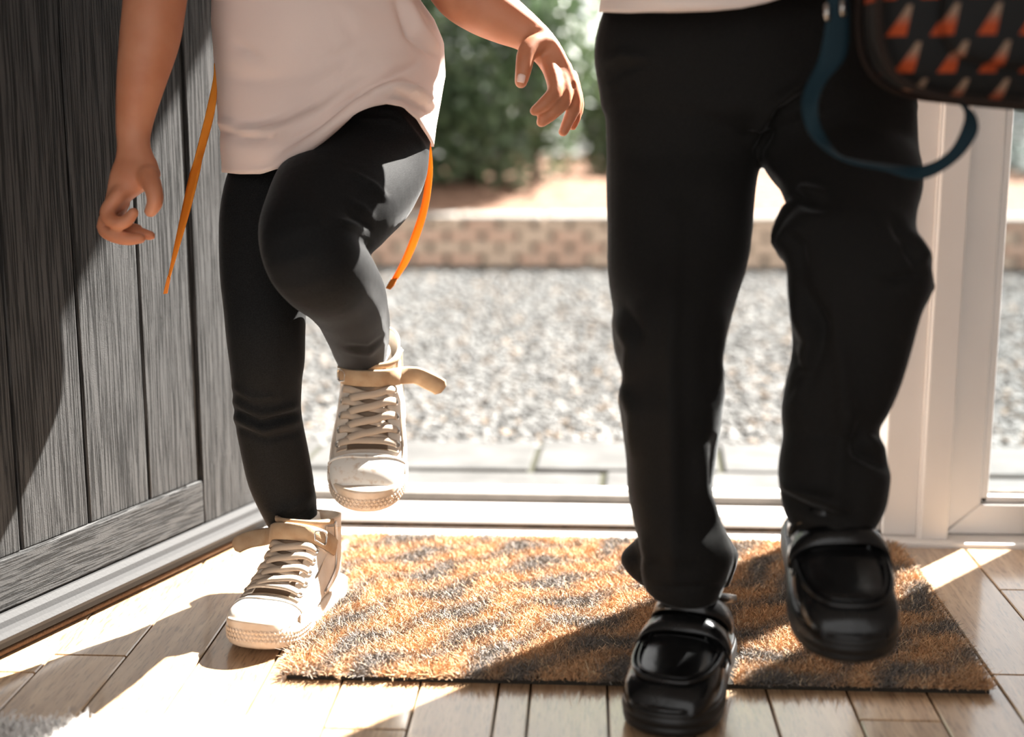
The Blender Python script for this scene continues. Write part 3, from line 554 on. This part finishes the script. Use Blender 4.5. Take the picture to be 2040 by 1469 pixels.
# skin: one continuous body (torso, neck, head, arms, hands, legs)
armR = limb([(247, 0, 371, 0, 1.52, .9), (239, 84, 357, 84, 1.51, .9), (233, 169, 329, 169, 1.50, .9), (231, 253, 303, 253, 1.495, .8), (233, 291, 300, 291, 1.49, .72), (229, 325, 314, 325, 1.485, .55), (222, 352, 322, 350, 1.48, .48)], 28)
armRu = limb([(380, -470, 470, -440, 1.62, .9), (325, -330, 440, -320, 1.58, .9), (275, -170, 400, -170, 1.545, .9), (252, -60, 380, -60, 1.525, .9), (246, 10, 370, 10, 1.52, .9)], 28)
palmR = limb([(229, 318, 312, 318, 1.485, .5), (218, 350, 318, 350, 1.48, .5), (212, 385, 300, 372, 1.478, .5), (206, 412, 262, 398, 1.476, .6), (204, 428, 250, 418, 1.474, .6)], 24)
hR = [armR, armRu, palmR,
      prod([(295, 350, 1.472), (306, 378, 1.462), (309, 402, 1.458), (300, 421, 1.458)], [.0115, .0098, .0088, .0070]),
      prod([(240, 385, 1.470), (213, 425, 1.462), (228, 443, 1.456), (250, 442, 1.456), (266, 424, 1.458)], [.0095, .0085, .0078, .0072, .0060]),
      prod([(228, 405, 1.480), (207, 452, 1.474), (228, 470, 1.466), (255, 476, 1.463), (280, 475, 1.463)], [.0090, .0082, .0078, .0072, .0060]),
      prod([(238, 408, 1.492), (220, 452, 1.490), (246, 462, 1.482), (275, 464, 1.480), (300, 470, 1.480)], [.0088, .0080, .0074, .0068, .0056]),
      prod([(246, 402, 1.503), (232, 440, 1.503), (254, 452, 1.497), (276, 456, 1.495)], [.0080, .0070, .0062, .0052])]
hL = [limb([(715, -450, 815, -430, 1.63, .9), (745, -320, 850, -320, 1.635, .9), (772, -200, 878, -215, 1.64, .9), (800, -95, 912, -160, 1.64, .9), (838, -30, 950, -95, 1.635, .9), (880, 28, 985, -52, 1.63, .9), (935, 64, 1026, -8, 1.625, .9), (990, 86, 1058, 22, 1.62, .82), (1028, 98, 1084, 48, 1.615, .7), (1046, 112, 1102, 76, 1.61, .58)], 28),
      limb([(1030, 96, 1086, 48, 1.612, .66), (1052, 112, 1112, 80, 1.608, .52), (1072, 132, 1130, 112, 1.605, .5), (1086, 154, 1142, 142, 1.604, .46), (1096, 168, 1149, 164, 1.602, .36)], 24),
      prod([(1082, 84, 1.608), (1062, 92, 1.599), (1048, 110, 1.587), (1043, 138, 1.580), (1038, 163, 1.580)], [.0125, .0128, .0108, .0094, .0076]),
      prod([(1094, 128, 1.600), (1106, 178, 1.582), (1086, 205, 1.572), (1066, 221, 1.570)], [.0098, .0088, .0080, .0064]),
      prod([(1110, 130, 1.604), (1126, 192, 1.594), (1104, 222, 1.584), (1079, 243, 1.580)], [.0095, .0086, .0080, .0066]),
      prod([(1124, 134, 1.610), (1146, 200, 1.608), (1136, 232, 1.600), (1122, 263, 1.596)], [.0092, .0082, .0074, .0060]),
      prod([(1138, 152, 1.624), (1152, 206, 1.624), (1148, 232, 1.618), (1141, 252, 1.615)], [.0082, .0070, .0060, .0050])]
gx = at(645, 0, 1.64)[0]
torso = stack([(A3(gx, 1.64, z), a, b) for z, a, b in ((.57, .06, .035), (.64, .085, .05), (.74, .098, .065), (.86, .11, .07), (.94, .12, .06), (.975, .085, .045), (.99, .04, .035), (1.03, .034, .034))])
head = stack([(A3(gx, 1.625+dy, z), a, b) for z, a, b, dy in ((1.0, .034, .036, .01), (1.04, .045, .05, 0), (1.07, .058, .072, 0), (1.12, .066, .082, 0), (1.17, .068, .085, 0), (1.21, .056, .07, .005), (1.232, .03, .04, .01))])
face = [rod([A3(gx, 1.545, 1.13), A3(gx, 1.528, 1.10)], [.007, .010], 10), rod([A3(gx-.018, 1.55, 1.07), A3(gx, 1.544, 1.069), A3(gx+.018, 1.55, 1.07)], [.004, .006, .004], 10)]
ears = [rod([A3(gx+s*.066, 1.63, 1.10), A3(gx+s*.072, 1.635, 1.13)], [.008, .013], 10, flat=.5) for s in (-1, 1)]
body = fuse('body', hR+hL+[torso, head]+face+ears+[limb(LEGR, inset=.86), limb(LEGL, inset=.86)], m_skin, girl, .0026, 4)
def nail(parent, p, d, n, w, l):
    d = np.asarray(d, float); d /= np.linalg.norm(d); n = np.asarray(n, float); n -= d*(n@d); n /= np.linalg.norm(n); s = np.cross(d, n)
    G = np.array([[p+d*l*(i/5-.5)+s*w*math.sin(t)*(1-.35*max(0, abs(i/5-.5)*2-.5))+n*(w*.55*math.cos(t)-w*.45) for t in np.linspace(-1.0, 1.0, 7)] for i in range(6)])
    o = obj('fingernail', grid(G), m_nail, parent); m = o.modifiers.new('t', 'SOLIDIFY'); m.thickness = .0008
a_, b_ = at(1041, 150, 1.580), at(1037.5, 166, 1.579); nail(body, (a_+b_)/2+A3(0, -.0082, .001), b_-a_, (0.05, -1, .15), .0055, .0095)
hair = stack([(A3(gx, 1.655+dy, z), a, b) for z, a, b, dy in ((1.02, .05, .04, .025), (1.06, .066, .062, .018), (1.12, .073, .075, .012), (1.16, .076, .083, .006), (1.19, .073, .090, -.012), (1.22, .058, .072, -.008), (1.245, .03, .035, 0))])
fuse('hair', [hair], m_hair, girl, .006, 3)
for s in (-1, 1): obj('eye', stack([(A3(gx+s*.028, 1.548, 1.125+.010*math.sin(q)), .011*math.cos(q)+.0005, .008*math.cos(q)+.0005) for q in np.linspace(-1.5, 1.5, 9)], 16), m_soleb, girl)
leggings = fuse('leggings', [limb(LEGR), limb(LEGL), limb([(485, 60, 840, 30, 1.655, .58), (475, 160, 850, 140, 1.655, .6), (470, 250, 840, 240, 1.65, .55), (500, 300, 800, 300, 1.64, .5)])], m_leg, girl, .0034, 5,
    [([(700, 345), (745, 370), (770, 395)], .0022, 7), ([(690, 400), (720, 412), (740, 432)], .0022, 7), ([(672, 440), (705, 452), (722, 462)], .003, 7), ([(690, 425), (720, 440), (735, 450)], -.0022, 6), ([(560, 372), (640, 300), (700, 270)], .0, 10),
     ([(720, 215), (790, 222), (850, 300)], .002, 6), ([(700, 238), (780, 238), (820, 268)], .0015, 6), ([(468, 800), (520, 826), (600, 806)], .0030, 8), ([(466, 818), (520, 843), (598, 822)], -.0028, 6), ([(470, 834), (525, 858), (598, 838)], .0030, 8), ([(472, 852), (530, 876), (605, 858)], -.002, 6), ([(463, 770), (505, 792), (560, 790)], .002, 8),
     ([(540, 1020), (590, 1010), (628, 985)], .0018, 8), ([(545, 1040), (590, 1034), (630, 1010)], -.0018, 6), ([(690, 700), (735, 706), (768, 680)], .0016, 6), ([(690, 690), (735, 694), (768, 668)], -.0016, 5), ([(730, 470), (760, 520), (775, 600)], .0015, 10)], (55, .0007))
# polo shirt
def tube_shirt(name, edges, Yc, hd, ytop, hem, parent, mat, FD, bulge=(), nv=84, nth=150, backdrop=0, power=.85):
    ys = np.array([e[0] for e in edges]); Ls = np.array([e[1] for e in edges]); Rs = np.array([e[2] for e in edges]); hx = np.array([h[0] for h in hem]); hy = np.array([h[1] for h in hem]); Pts = np.zeros((nv, nth, 3))
    for j, th in enumerate(np.linspace(0, 2*math.pi, nth, endpoint=False)):
        cx = math.copysign(abs(math.cos(th))**power, math.cos(th)); sn = math.copysign(abs(math.sin(th))**power, math.sin(th)); yh = hy.mean()
        for _ in range(40):
            l, r = np.interp(yh, ys, Ls), np.interp(yh, ys, Rs); yh = .8*yh+.2*(np.interp((l+r)/2+(r-l)/2*cx, hx, hy) if sn > 0 else np.interp((l+r)/2+(r-l)/2*cx, [hx[0], hx[-1]], [hy[0], hy[-1]])-backdrop*abs(sn))
        for i in range(nv):
            v = i/(nv-1); y = ytop+(yh-ytop)*v; l, r = np.interp(y, ys, Ls), np.interp(y, ys, Rs); x = (l+r)/2+(r-l)/2*cx; Y = Yc-hd*(.8+.2*min(1, max(0, (y+300)/300)))*sn
            if sn > 0:
                for bx, by, sx, sy, am in bulge: Y -= am*math.exp(-((x-bx)/sx)**2-((y-by)/sy)**2)*min(1, sn*2)
            Pts[i, j] = at(x, y, Y)
    V, Fc = grid(Pts, True); o = obj(name, (V, Fc), mat, parent); me = o.data; V = coords(me)+woff(parent); N = vnormals(me)
    c = V.mean(0); 
    if ((V-c)*N).sum() < 0: N = -N
    V = V+N*wob(V, 40, .0012, 5)[:, None]; V = folds(V, N, FD)-woff(parent); me.vertices.foreach_set('co', V.ravel()); me.update()
    m = o.modifiers.new('cloth', 'SOLIDIFY'); m.thickness = .0018; m.offset = 1; return o, Pts
hem = [(443, 343), (480, 347), (520, 347), (560, 334), (600, 312), (640, 285), (680, 252), (710, 229), (740, 214), (770, 208), (800, 214), (830, 238), (850, 270), (860, 292)]
shirt, SP = tube_shirt('polo_shirt', [(-480, 470, 790), (-300, 440, 800), (-100, 428, 815), (0, 425, 834), (40, 424, 862), (85, 426, 880), (150, 429, 885), (200, 434, 876), (250, 438, 866), (300, 441, 860), (350, 446, 858)], 1.655, .105, -480, hem, girl, m_shirt,
    [([(560, 300), (640, 245), (700, 195), (760, 165), (830, 128)], -.006, 9), ([(560, 318), (650, 258), (712, 208), (780, 182), (850, 178)], .006, 9), ([(575, 276), (640, 232), (700, 182)], .004, 10), ([(440, 262), (500, 278), (560, 274)], -.004, 8), ([(440, 245), (500, 262), (560, 260), (625, 225)], .004, 9), ([(480, 250), (560, 240), (625, 213)], -.003, 7),
     ([(730, 180), (800, 175), (868, 205)], .006, 10), ([(740, 195), (800, 192), (855, 225)], -.005, 8), ([(800, 0), (830, 60), (865, 95)], .006, 14), ([(790, 0), (815, 70), (862, 112)], -.006, 10), ([(470, 85), (500, 105), (520, 122)], -.003, 7), ([(620, 175), (700, 130), (800, 118)], .0035, 16), ([(450, 150), (520, 160), (600, 150)], -.0025, 16), ([(640, 268), (720, 225), (800, 222)], .003, 8), ([(640, 0), (660, 60), (700, 110)], .003, 18), ([(590, 75), (600, 92), (612, 100)], -.002, 6), ([(635, 85), (650, 98), (690, 90)], .0022, 6), ([(445, 320), (520, 324), (570, 308), (640, 262), (710, 210), (770, 190), (830, 216)], -.0022, 4), ([(640, 100), (700, 140), (740, 130)], -.003, 18), ([(680, 20), (735, 50)], .003, 20)],
    [(765, 235, 110, 80, .028), (630, 285, 75, 70, .022), (600, 60, 150, 120, .012)])
hp = [SP[-1, j]+A3(0, 0, .0) for j in range(0, 150, 3)]; hp2 = [SP[-4, j] for j in range(0, 150, 3)]
c0 = np.mean(hp, 0); 
def sleeve(parent, a, b, r0, r1, mat): obj('sleeve', rod([a, (a+b)/2, b], [r0, (r0+r1)/2*1.03, r1], 24, 4), mat, parent)
sleeve(shirt, at(445, -455, 1.63), at(360, -260, 1.565), .045, .048, m_shirt); sleeve(shirt, at(775, -440, 1.635), at(812, -270, 1.64), .045, .046, m_shirt)
# sneakers and socks
to = A3(-.360, 1.425, 0); he = A3(-.312, 1.628, 0); d_ = to-he; d_ /= np.linalg.norm(d_)
sneaker(girl, frame(to-d_*.199*1.03+A3(0, 0, .003), d_, (0, 0, 1))@Matrix.Scale(1.03, 4), 1)
ph = math.radians(29); d2 = A3(.07, -math.cos(ph), -math.sin(ph)); d2 /= np.linalg.norm(d2); u2 = A3(.06, -math.sin(ph), math.cos(ph)); u2 -= d2*(u2@d2); u2 /= np.linalg.norm(u2)
sneaker(girl, frame(at(739, 692, 1.70)-d2*.042*1.12-u2*.104*1.12, d2, u2)@Matrix.Scale(1.12, 4), -1)
obj('sock', limb([(548, 1040, 636, 1025, 1.607, 1), (550, 1062, 640, 1048, 1.607, 1), (556, 1085, 644, 1075, 1.607, 1), (560, 1110, 650, 1100, 1.605, 1)]), m_sock, girl)
obj('sock', limb([(680, 715, 772, 685, 1.70, .95), (684, 735, 778, 702, 1.705, .95), (688, 760, 780, 735, 1.70, .95)]), m_sock, girl)
# ------------------------------------------------------------------ the child in trousers
boy = empty('person', (.15, 1.45, 0), 'child in black school trousers and black shoes stepping in, white top', 'person', 'children walking in through the door')
TR = [(1206, 230, 1535, 230, 1.47, 0.62), (1209, 330, 1512, 330, 1.465, 0.66), (1208, 420, 1502, 420, 1.4396, 0.68), (1209, 520, 1492, 520, 1.4125, 0.7), (1214, 570, 1480, 570, 1.399, 0.8), (1221, 615, 1464, 615, 1.3862, 0.98), (1219, 655, 1450, 655, 1.3759, 1.14), (1228, 705, 1440, 705, 1.368, 1.2), (1245, 755, 1440, 755, 1.363, 1.2), (1233, 795, 1440, 795, 1.363, 1.2), (1239, 860, 1433, 860, 1.363, 1.2), (1247, 920, 1430, 920, 1.363, 1.2), (1250, 980, 1424, 980, 1.363, 1.2), (1258, 1030, 1430, 1030, 1.363, 1.2), (1268, 1070, 1448, 1070, 1.363, 1.2), (1278, 1105, 1460, 1105, 1.363, 1.1), (1278, 1140, 1452, 1140, 1.361, 1.1), (1284, 1172, 1438, 1176, 1.359, 1.1), (1300, 1184, 1432, 1190, 1.359, 1.1)]
TRB = [(1278, 1070, 1452, 1070, 1.425, 0.5), (1256, 1090, 1464, 1092, 1.43, 0.5), (1238, 1112, 1473, 1104, 1.432, 0.46), (1252, 1140, 1466, 1135, 1.432, 0.46), (1282, 1168, 1452, 1172, 1.43, 0.46)]
TL = [(1500, 230, 1828, 220, 1.47, .62), (1516, 310, 1830, 300, 1.445, .64), (1546, 350, 1838, 345, 1.42, .66), (1562, 385, 1838, 380, 1.40, .68), (1572, 420, 1828, 420, 1.38, .7), (1556, 455, 1824, 455, 1.365, .72), (1540, 485, 1826, 485, 1.352, .74), (1556, 510, 1842, 515, 1.343, .76), (1566, 540, 1856, 548, 1.337, .78), (1568, 575, 1856, 580, 1.332, .8), (1573, 625, 1836, 625, 1.328, .8), (1577, 690, 1818, 690, 1.326, .82), (1566, 755, 1796, 755, 1.326, .84), (1558, 815, 1772, 815, 1.326, .86), (1560, 865, 1748, 860, 1.326, .88), (1554, 895, 1760, 895, 1.322, .9), (1549, 938, 1772, 935, 1.318, .9), (1556, 985, 1770, 980, 1.310, .95), (1568, 1025, 1764, 1020, 1.300, 1.0), (1590, 1062, 1745, 1057, 1.292, 1.0), (1612, 1082, 1722, 1078, 1.288, .95)]
PV = [(1212, 0, 1765, -20, 1.475, .42), (1196, 30, 1785, 15, 1.475, .43), (1184, 75, 1800, 65, 1.475, .44), (1182, 120, 1815, 120, 1.475, .44), (1192, 175, 1822, 170, 1.475, .44), (1204, 230, 1828, 225, 1.472, .42), (1260, 268, 1780, 262, 1.47, .36)]
bump_in = prod([(1590, 455, 1.37), (1552, 474, 1.36), (1541, 484, 1.36)], [.028, .013, .005])
bump_out = prod([(1800, 520, 1.33), (1838, 520, 1.335), (1848, 527, 1.335)], [.022, .010, .005])
bump_out2 = prod([(1800, 590, 1.33), (1846, 572, 1.33), (1856, 572, 1.33)], [.026, .012, .005])
tro = fuse('trousers', [limb(TR), limb(TRB), limb(TL), limb(PV), bump_in, bump_out, bump_out2], m_trs, boy, .0036, 4,
    [([(1345, 420), (1335, 700), (1345, 1150)], .0035, 16), ([(1660, 600), (1680, 750), (1665, 1050)], .0035, 16), ([(1225, 640), (1260, 690), (1250, 750), (1235, 800)], .004, 14), ([(1240, 610), (1270, 660), (1262, 720)], -.003, 12), ([(1240, 760), (1262, 830), (1258, 900)], .003, 14), ([(1440, 640), (1425, 720), (1440, 800)], .003, 14), ([(1400, 900), (1398, 980), (1440, 1060)], .004, 16), ([(1425, 880), (1418, 960), (1440, 1030)], -.004, 10), ([(1275, 1075), (1290, 1110), (1280, 1150)], .004, 12), ([(1272, 1165), (1350, 1172), (1440, 1168)], -.002, 5),
     ([(1200, 125), (1240, 108), (1290, 118)], .003, 10), ([(1215, 160), (1240, 140), (1290, 125)], -.002, 8), ([(1500, 280), (1540, 210), (1620, 150)], .006, 12), ([(1510, 300), (1550, 225), (1640, 170)], -.005, 10), ([(1540, 330), (1590, 380), (1640, 390)], .006, 14), ([(1560, 345), (1600, 400), (1640, 412)], -.005, 12), ([(1560, 460), (1590, 490), (1600, 540)], -.004, 12),
     ([(1575, 600), (1620, 680), (1580, 790)], .006, 18), ([(1590, 560), (1640, 650), (1610, 760)], -.005, 16), ([(1580, 700), (1600, 740), (1575, 790)], -.004, 10), ([(1700, 850), (1710, 900), (1768, 930)], -.006, 14), ([(1690, 800), (1695, 860), (1750, 895)], .005, 16), ([(1552, 960), (1600, 985), (1680, 1010)], .006, 12), ([(1555, 985), (1610, 1015), (1690, 1040)], -.005, 12), ([(1820, 470), (1840, 510), (1800, 480)], .004, 12), ([(1780, 440), (1830, 530)], -.004, 12), ([(1760, 560), (1840, 545)], -.004, 10)], (45, .0010))
boyhem = [(1196, 24), (1250, 26), (1330, 24), (1420, 21), (1480, 16), (1530, 5), (1570, -8), (1650, -30), (1790, -50)]
bsh, BP = tube_shirt('polo_shirt', [(-600, 1330, 1660), (-450, 1270, 1720), (-200, 1235, 1740), (-60, 1212, 1765), (0, 1198, 1782), (40, 1190, 1795)], 1.475, .118, -600, boyhem, boy, m_shirt2, [([(1250, -20), (1350, 5), (1450, 0)], .003, 14)], (), 60, 110)
bx = at(1495, 0, 1.475)[0]
btor = stack([(A3(bx, 1.475, z), a, b) for z, a, b in ((.60, .12, .05), (.70, .115, .055), (.84, .125, .08), (.93, .135, .07), (.975, .10, .05), (.99, .045, .04), (1.04, .038, .038))])
bhead = stack([(A3(bx, 1.46+dy, z), a, b) for z, a, b, dy in ((1.0, .036, .038, .01), (1.05, .048, .052, 0), (1.08, .06, .074, 0), (1.13, .068, .084, 0), (1.18, .07, .086, 0), (1.225, .056, .07, .005), (1.246, .03, .04, .01))])
bface = [rod([A3(bx, 1.378, 1.14), A3(bx, 1.360, 1.11)], [.007, .011], 10), rod([A3(bx-.018, 1.384, 1.08), A3(bx, 1.378, 1.079), A3(bx+.018, 1.384, 1.08)], [.004, .006, .004], 10)]+[rod([A3(bx+s*.068, 1.465, 1.11), A3(bx+s*.074, 1.47, 1.14)], [.008, .013], 10, flat=.5) for s in (-1, 1)]
barm = []
for s, el, wr in ((-1, A3(bx-.19, 1.52, .80), A3(bx-.17, 1.40, .92)), (1, A3(bx+.19, 1.44, .78), A3(bx+.17, 1.30, .84))):
    sh_ = A3(bx+s*.12, 1.475, .945); barm.append(rod([sh_, (sh_+el)/2, el, (el+wr)/2, wr], [.036, .032, .027, .026, .020], 16))
    dv = (wr-el); dv /= np.linalg.norm(dv); sd = np.cross(dv, A3(0, 0, 1)); sd /= np.linalg.norm(sd)
    barm.append(rod([wr, wr+dv*.02, wr+dv*.05], [.018, .023, .021], 14, flat=.55))
    for k, (o_, ln) in enumerate(((-.018, .040), (-.006, .047), (.006, .044), (.018, .034))):
        p0 = wr+dv*.05+sd*o_; barm.append(rod([p0, p0+dv*ln*.5-A3(0, 0, .004), p0+dv*ln*.75-A3(0, 0, .016)], [.008, .0075, .006], 10))
    p0 = wr+dv*.02-sd*.018*s; barm.append(rod([p0, p0+dv*.02-sd*.014*s, p0+dv*.042-sd*.014*s], [.009, .0085, .0065], 10))
inn = [limb(TR, inset=.8), limb(TL[:-3], inset=.72), limb(PV[:-1], inset=.8)]
fuse('body', [btor, bhead]+bface+barm+inn, m_skin, boy, .0034, 4)
fuse('hair', [stack([(A3(bx, 1.49+dy, z), a, b) for z, a, b, dy in ((1.06, .058, .05, .03), (1.12, .073, .074, .015), (1.17, .077, .084, .006), (1.20, .074, .092, -.012), (1.235, .058, .074, -.008), (1.262, .03, .035, 0))])], m_hair, boy, .006, 3)
for s in (-1, 1): obj('eye', stack([(A3(bx+s*.028, 1.381, 1.135+.010*math.sin(q)), .011*math.cos(q)+.0005, .008*math.cos(q)+.0005) for q in np.linspace(-1.5, 1.5, 9)], 16), m_soleb, boy)
for s in (-1, 1):
    sh_ = A3(bx+s*.11, 1.475, .945); el = A3(bx+s*.17, 1.49, .84); obj('sleeve', rod([sh_, (sh_+el)/2, el], [.046, .048, .046], 22, 4), m_shirt2, bsh)
to = A3(.074, 1.238, 0); he = A3(.140, 1.462, 0); d_ = to-he; d_ /= np.linalg.norm(d_)
d_[2] = -.045; d_ /= np.linalg.norm(d_); school_shoe(boy, frame(to-d_*.214-A3(0, 0, .0005), d_, (0, 0, 1)), 'black leather strapped shoe planted on the mat edge')
tp = at(1702, 1338, 1.185); d3 = A3(.03, -.97, -.24); d3 /= np.linalg.norm(d3)
school_shoe(boy, frame(tp-d3*.214, d3, (0, -.24, .97)), 'black leather strapped shoe lifted above the mat')
# ------------------------------------------------------------------ orange ribbons
def edged(name, Lp, Rp, Ys, mat, parent, thick=.0016, sub=5, dY=None):
    n_ = len(Lp); dY = dY or [0]*n_; K = catmull([np.concatenate([at(*l, y), at(*r, y+dy)]) for l, r, y, dy in zip(Lp, Rp, Ys, dY)], sub)
    G = np.stack([K[:, :3]*(1-t)+K[:, 3:]*t for t in np.linspace(0, 1, 5)], 1); o = obj(name, grid(G), mat, parent); m = o.modifiers.new('t', 'SOLIDIFY'); m.thickness = thick; m.offset = 0; return o
z3 = lambda *p: [(150+x/2.37, y/2.37) for x, y in p]
r1 = empty('ribbon', tuple(at(330, 580, 1.60)), 'long twisted orange ribbon hanging beside the dark door', 'ribbon', 'orange ribbons hanging from the waist')
edged('band', z3((655, 300), (650, 380), (610, 560), (572, 720), (540, 830), (490, 1060), (440, 1300)), z3((690, 300), (672, 380), (660, 520), (607, 720), (586, 815), (536, 1010), (447, 1312)), [1.64, 1.635, 1.625, 1.62, 1.615, 1.605, 1.60], m_orange, r1, dY=[0, 0, .004, .012, -.006, -.006, 0])
edged('stitched_end', z3((438, 1300), (428, 1340), (417, 1388)), z3((448, 1314), (441, 1350), (434, 1386)), [1.60, 1.60, 1.60], m_orange2, r1, .004)
r2 = empty('ribbon', tuple(at(775, 577, 1.70)), 'short orange ribbon hanging behind the raised knee', 'ribbon', 'orange ribbons hanging from the waist')
edged('band', [(838, 215), (846, 262), (852, 318), (848, 360), (838, 415), (820, 470), (800, 520), (779, 560)], [(850, 215), (855, 262), (861, 318), (860, 360), (852, 415), (836, 470), (815, 520), (792, 556)], [1.665, 1.668, 1.675, 1.68, 1.685, 1.69, 1.70, 1.705], m_orange, r2, dY=[0, .002, .003, .006, .006, .006, .006, .004])
edged('stitched_end', [(779, 556), (773, 566), (769, 574)], [(792, 554), (785, 569), (778, 577)], [1.705]*3, m_orange2, r2, .005)
# ------------------------------------------------------------------ patterned bag with teal strap
def bag_mat():
    m = M('triangle_print', (.005, .005, .005), .75, .3, bump=(1000, .3, .0006)); nt = m.node_tree; N = nt.nodes; L = nt.links; b = N['Principled BSDF']
    tc = N.new('ShaderNodeTexCoord'); sp = N.new('ShaderNodeSeparateXYZ'); L.new(tc.outputs['Object'], sp.inputs[0])
    def mt(op, a, b_=None, c=None):
        n = N.new('ShaderNodeMath'); n.operation = op
        for i, v in enumerate((a, b_, c)):
            if v is None: continue
            if isinstance(v, (int, float)): n.inputs[i].default_value = v
            else: L.new(v, n.inputs[i])
        return n.outputs[0]
    v = mt('DIVIDE', mt('ADD', sp.outputs[2], 5.0), .0285); g = mt('FRACT', v); row = mt('FLOOR', v)
    u = mt('ADD', mt('DIVIDE', mt('ADD', sp.outputs[0], 5.0), .0315), mt('MULTIPLY', row, .27)); f = mt('FRACT', u)
    lo = mt('ADD', mt('MULTIPLY', g, .52), .22); i1 = mt('GREATER_THAN', f, lo); i2 = mt('LESS_THAN', f, mt('ADD', .70, mt('MULTIPLY', g, .12))); i3 = mt('GREATER_THAN', g, .08); i4 = mt('LESS_THAN', g, .92)
    msk = mt('MULTIPLY', mt('MULTIPLY', i1, i2), mt('MULTIPLY', i3, i4))
    r = N.new('ShaderNodeValToRGB'); e = r.color_ramp.elements; e[0].position = .35; e[0].color = (.33, .048, .008, 1); e[1].position = .7; e[1].color = (.24, .16, .11, 1); L.new(g, r.inputs[0])
    mx = N.new('ShaderNodeMix'); mx.data_type = 'RGBA'; L.new(msk, mx.inputs[0]); mx.inputs[6].default_value = (.005, .005, .005, 1); L.new(r.outputs[0], mx.inputs[7]); L.new(mx.outputs[2], b.inputs['Base Color']); return m
bagc = at(2062, -165, 1.21); bag = empty('backpack', tuple(bagc), 'black bag printed with orange triangles, carried at the right', 'bag')
roll = math.radians(5); ca, sa = math.cos(roll), math.sin(roll)
def bagP(a, b, c, e, u, v):
    s = lambda w: math.copysign(abs(math.sin(w))**e, math.sin(w)); k = lambda w: math.copysign(abs(math.cos(w))**e, math.cos(w))
    return A3(a*k(v)*k(u), b*k(v)*s(u), c*s(v))
def turn(p): return bagc+A3(p[0]*ca+p[2]*sa, p[1], -p[0]*sa+p[2]*ca)
def bagshape(a, b, c, e, off=A3(0, 0, 0), n=56):
    G = np.array([[turn(bagP(a, b, c, e, u, v)+off) for u in np.linspace(0, 2*math.pi, n, endpoint=False)] for v in np.linspace(-math.pi/2+.002, math.pi/2-.002, n)]); return capped(G)
mb = bag_mat()
body_b = obj('bag_body', bagshape(.124, .058, .150, .42), mb, bag)
obj('front_pocket', bagshape(.098, .020, .092, .35, A3(.018, -.056, -.030)), mb, bag)
for yy in (-.040, .045):
    pth = [turn(bagP(.1245, .058, .1505, .42, 0, v)*A3(1, 0, 1)+A3(0, yy, 0)) for v in np.linspace(-math.pi/2, math.pi/2, 24)]+[turn(bagP(.1245, .058, .1505, .42, math.pi, v)*A3(1, 0, 1)+A3(0, yy, 0)) for v in np.linspace(math.pi/2, -math.pi/2, 24)]
    obj('piping', rod(pth, [.0030]*len(pth), 8, 2), M('piping_cord', (.02, .012, .009), .8, .2), bag)
z6 = lambda *p: [(1560+x/3.498, y/3.498) for x, y in p]
edged('shoulder_strap', z6((320, -160), (300, 130), (250, 400), (150, 620), (130, 760), (180, 930), (330, 1066), (480, 1136), (700, 1182), (960, 1250), (1200, 1130), (1350, 940), (1340, 800), (1220, 690), (1100, 600)),
      z6((440, -160), (460, 120), (440, 390), (290, 580), (240, 750), (280, 920), (380, 1074), (500, 1118), (720, 1152), (960, 1160), (1150, 1060), (1250, 880), (1255, 760), (1160, 680), (1040, 600)),
      [1.25, 1.25, 1.25, 1.245, 1.24, 1.235, 1.23, 1.225, 1.225, 1.225, 1.225, 1.225, 1.225, 1.225, 1.22], m_teal, bag, .0022, dY=[0, 0, 0, -.006, -.008, .004, .014, .018, .014, .006, .004, .004, 0, 0, 0])
for q in ((1647, 26), (1678, 18)): obj('strap_buckle', prod([(q[0], q[1]-14, 1.245), (q[0], q[1], 1.243), (q[0]+2, q[1]+10, 1.245)], .0024, n=8), m_eye, bag)
tag(bag, None, None)
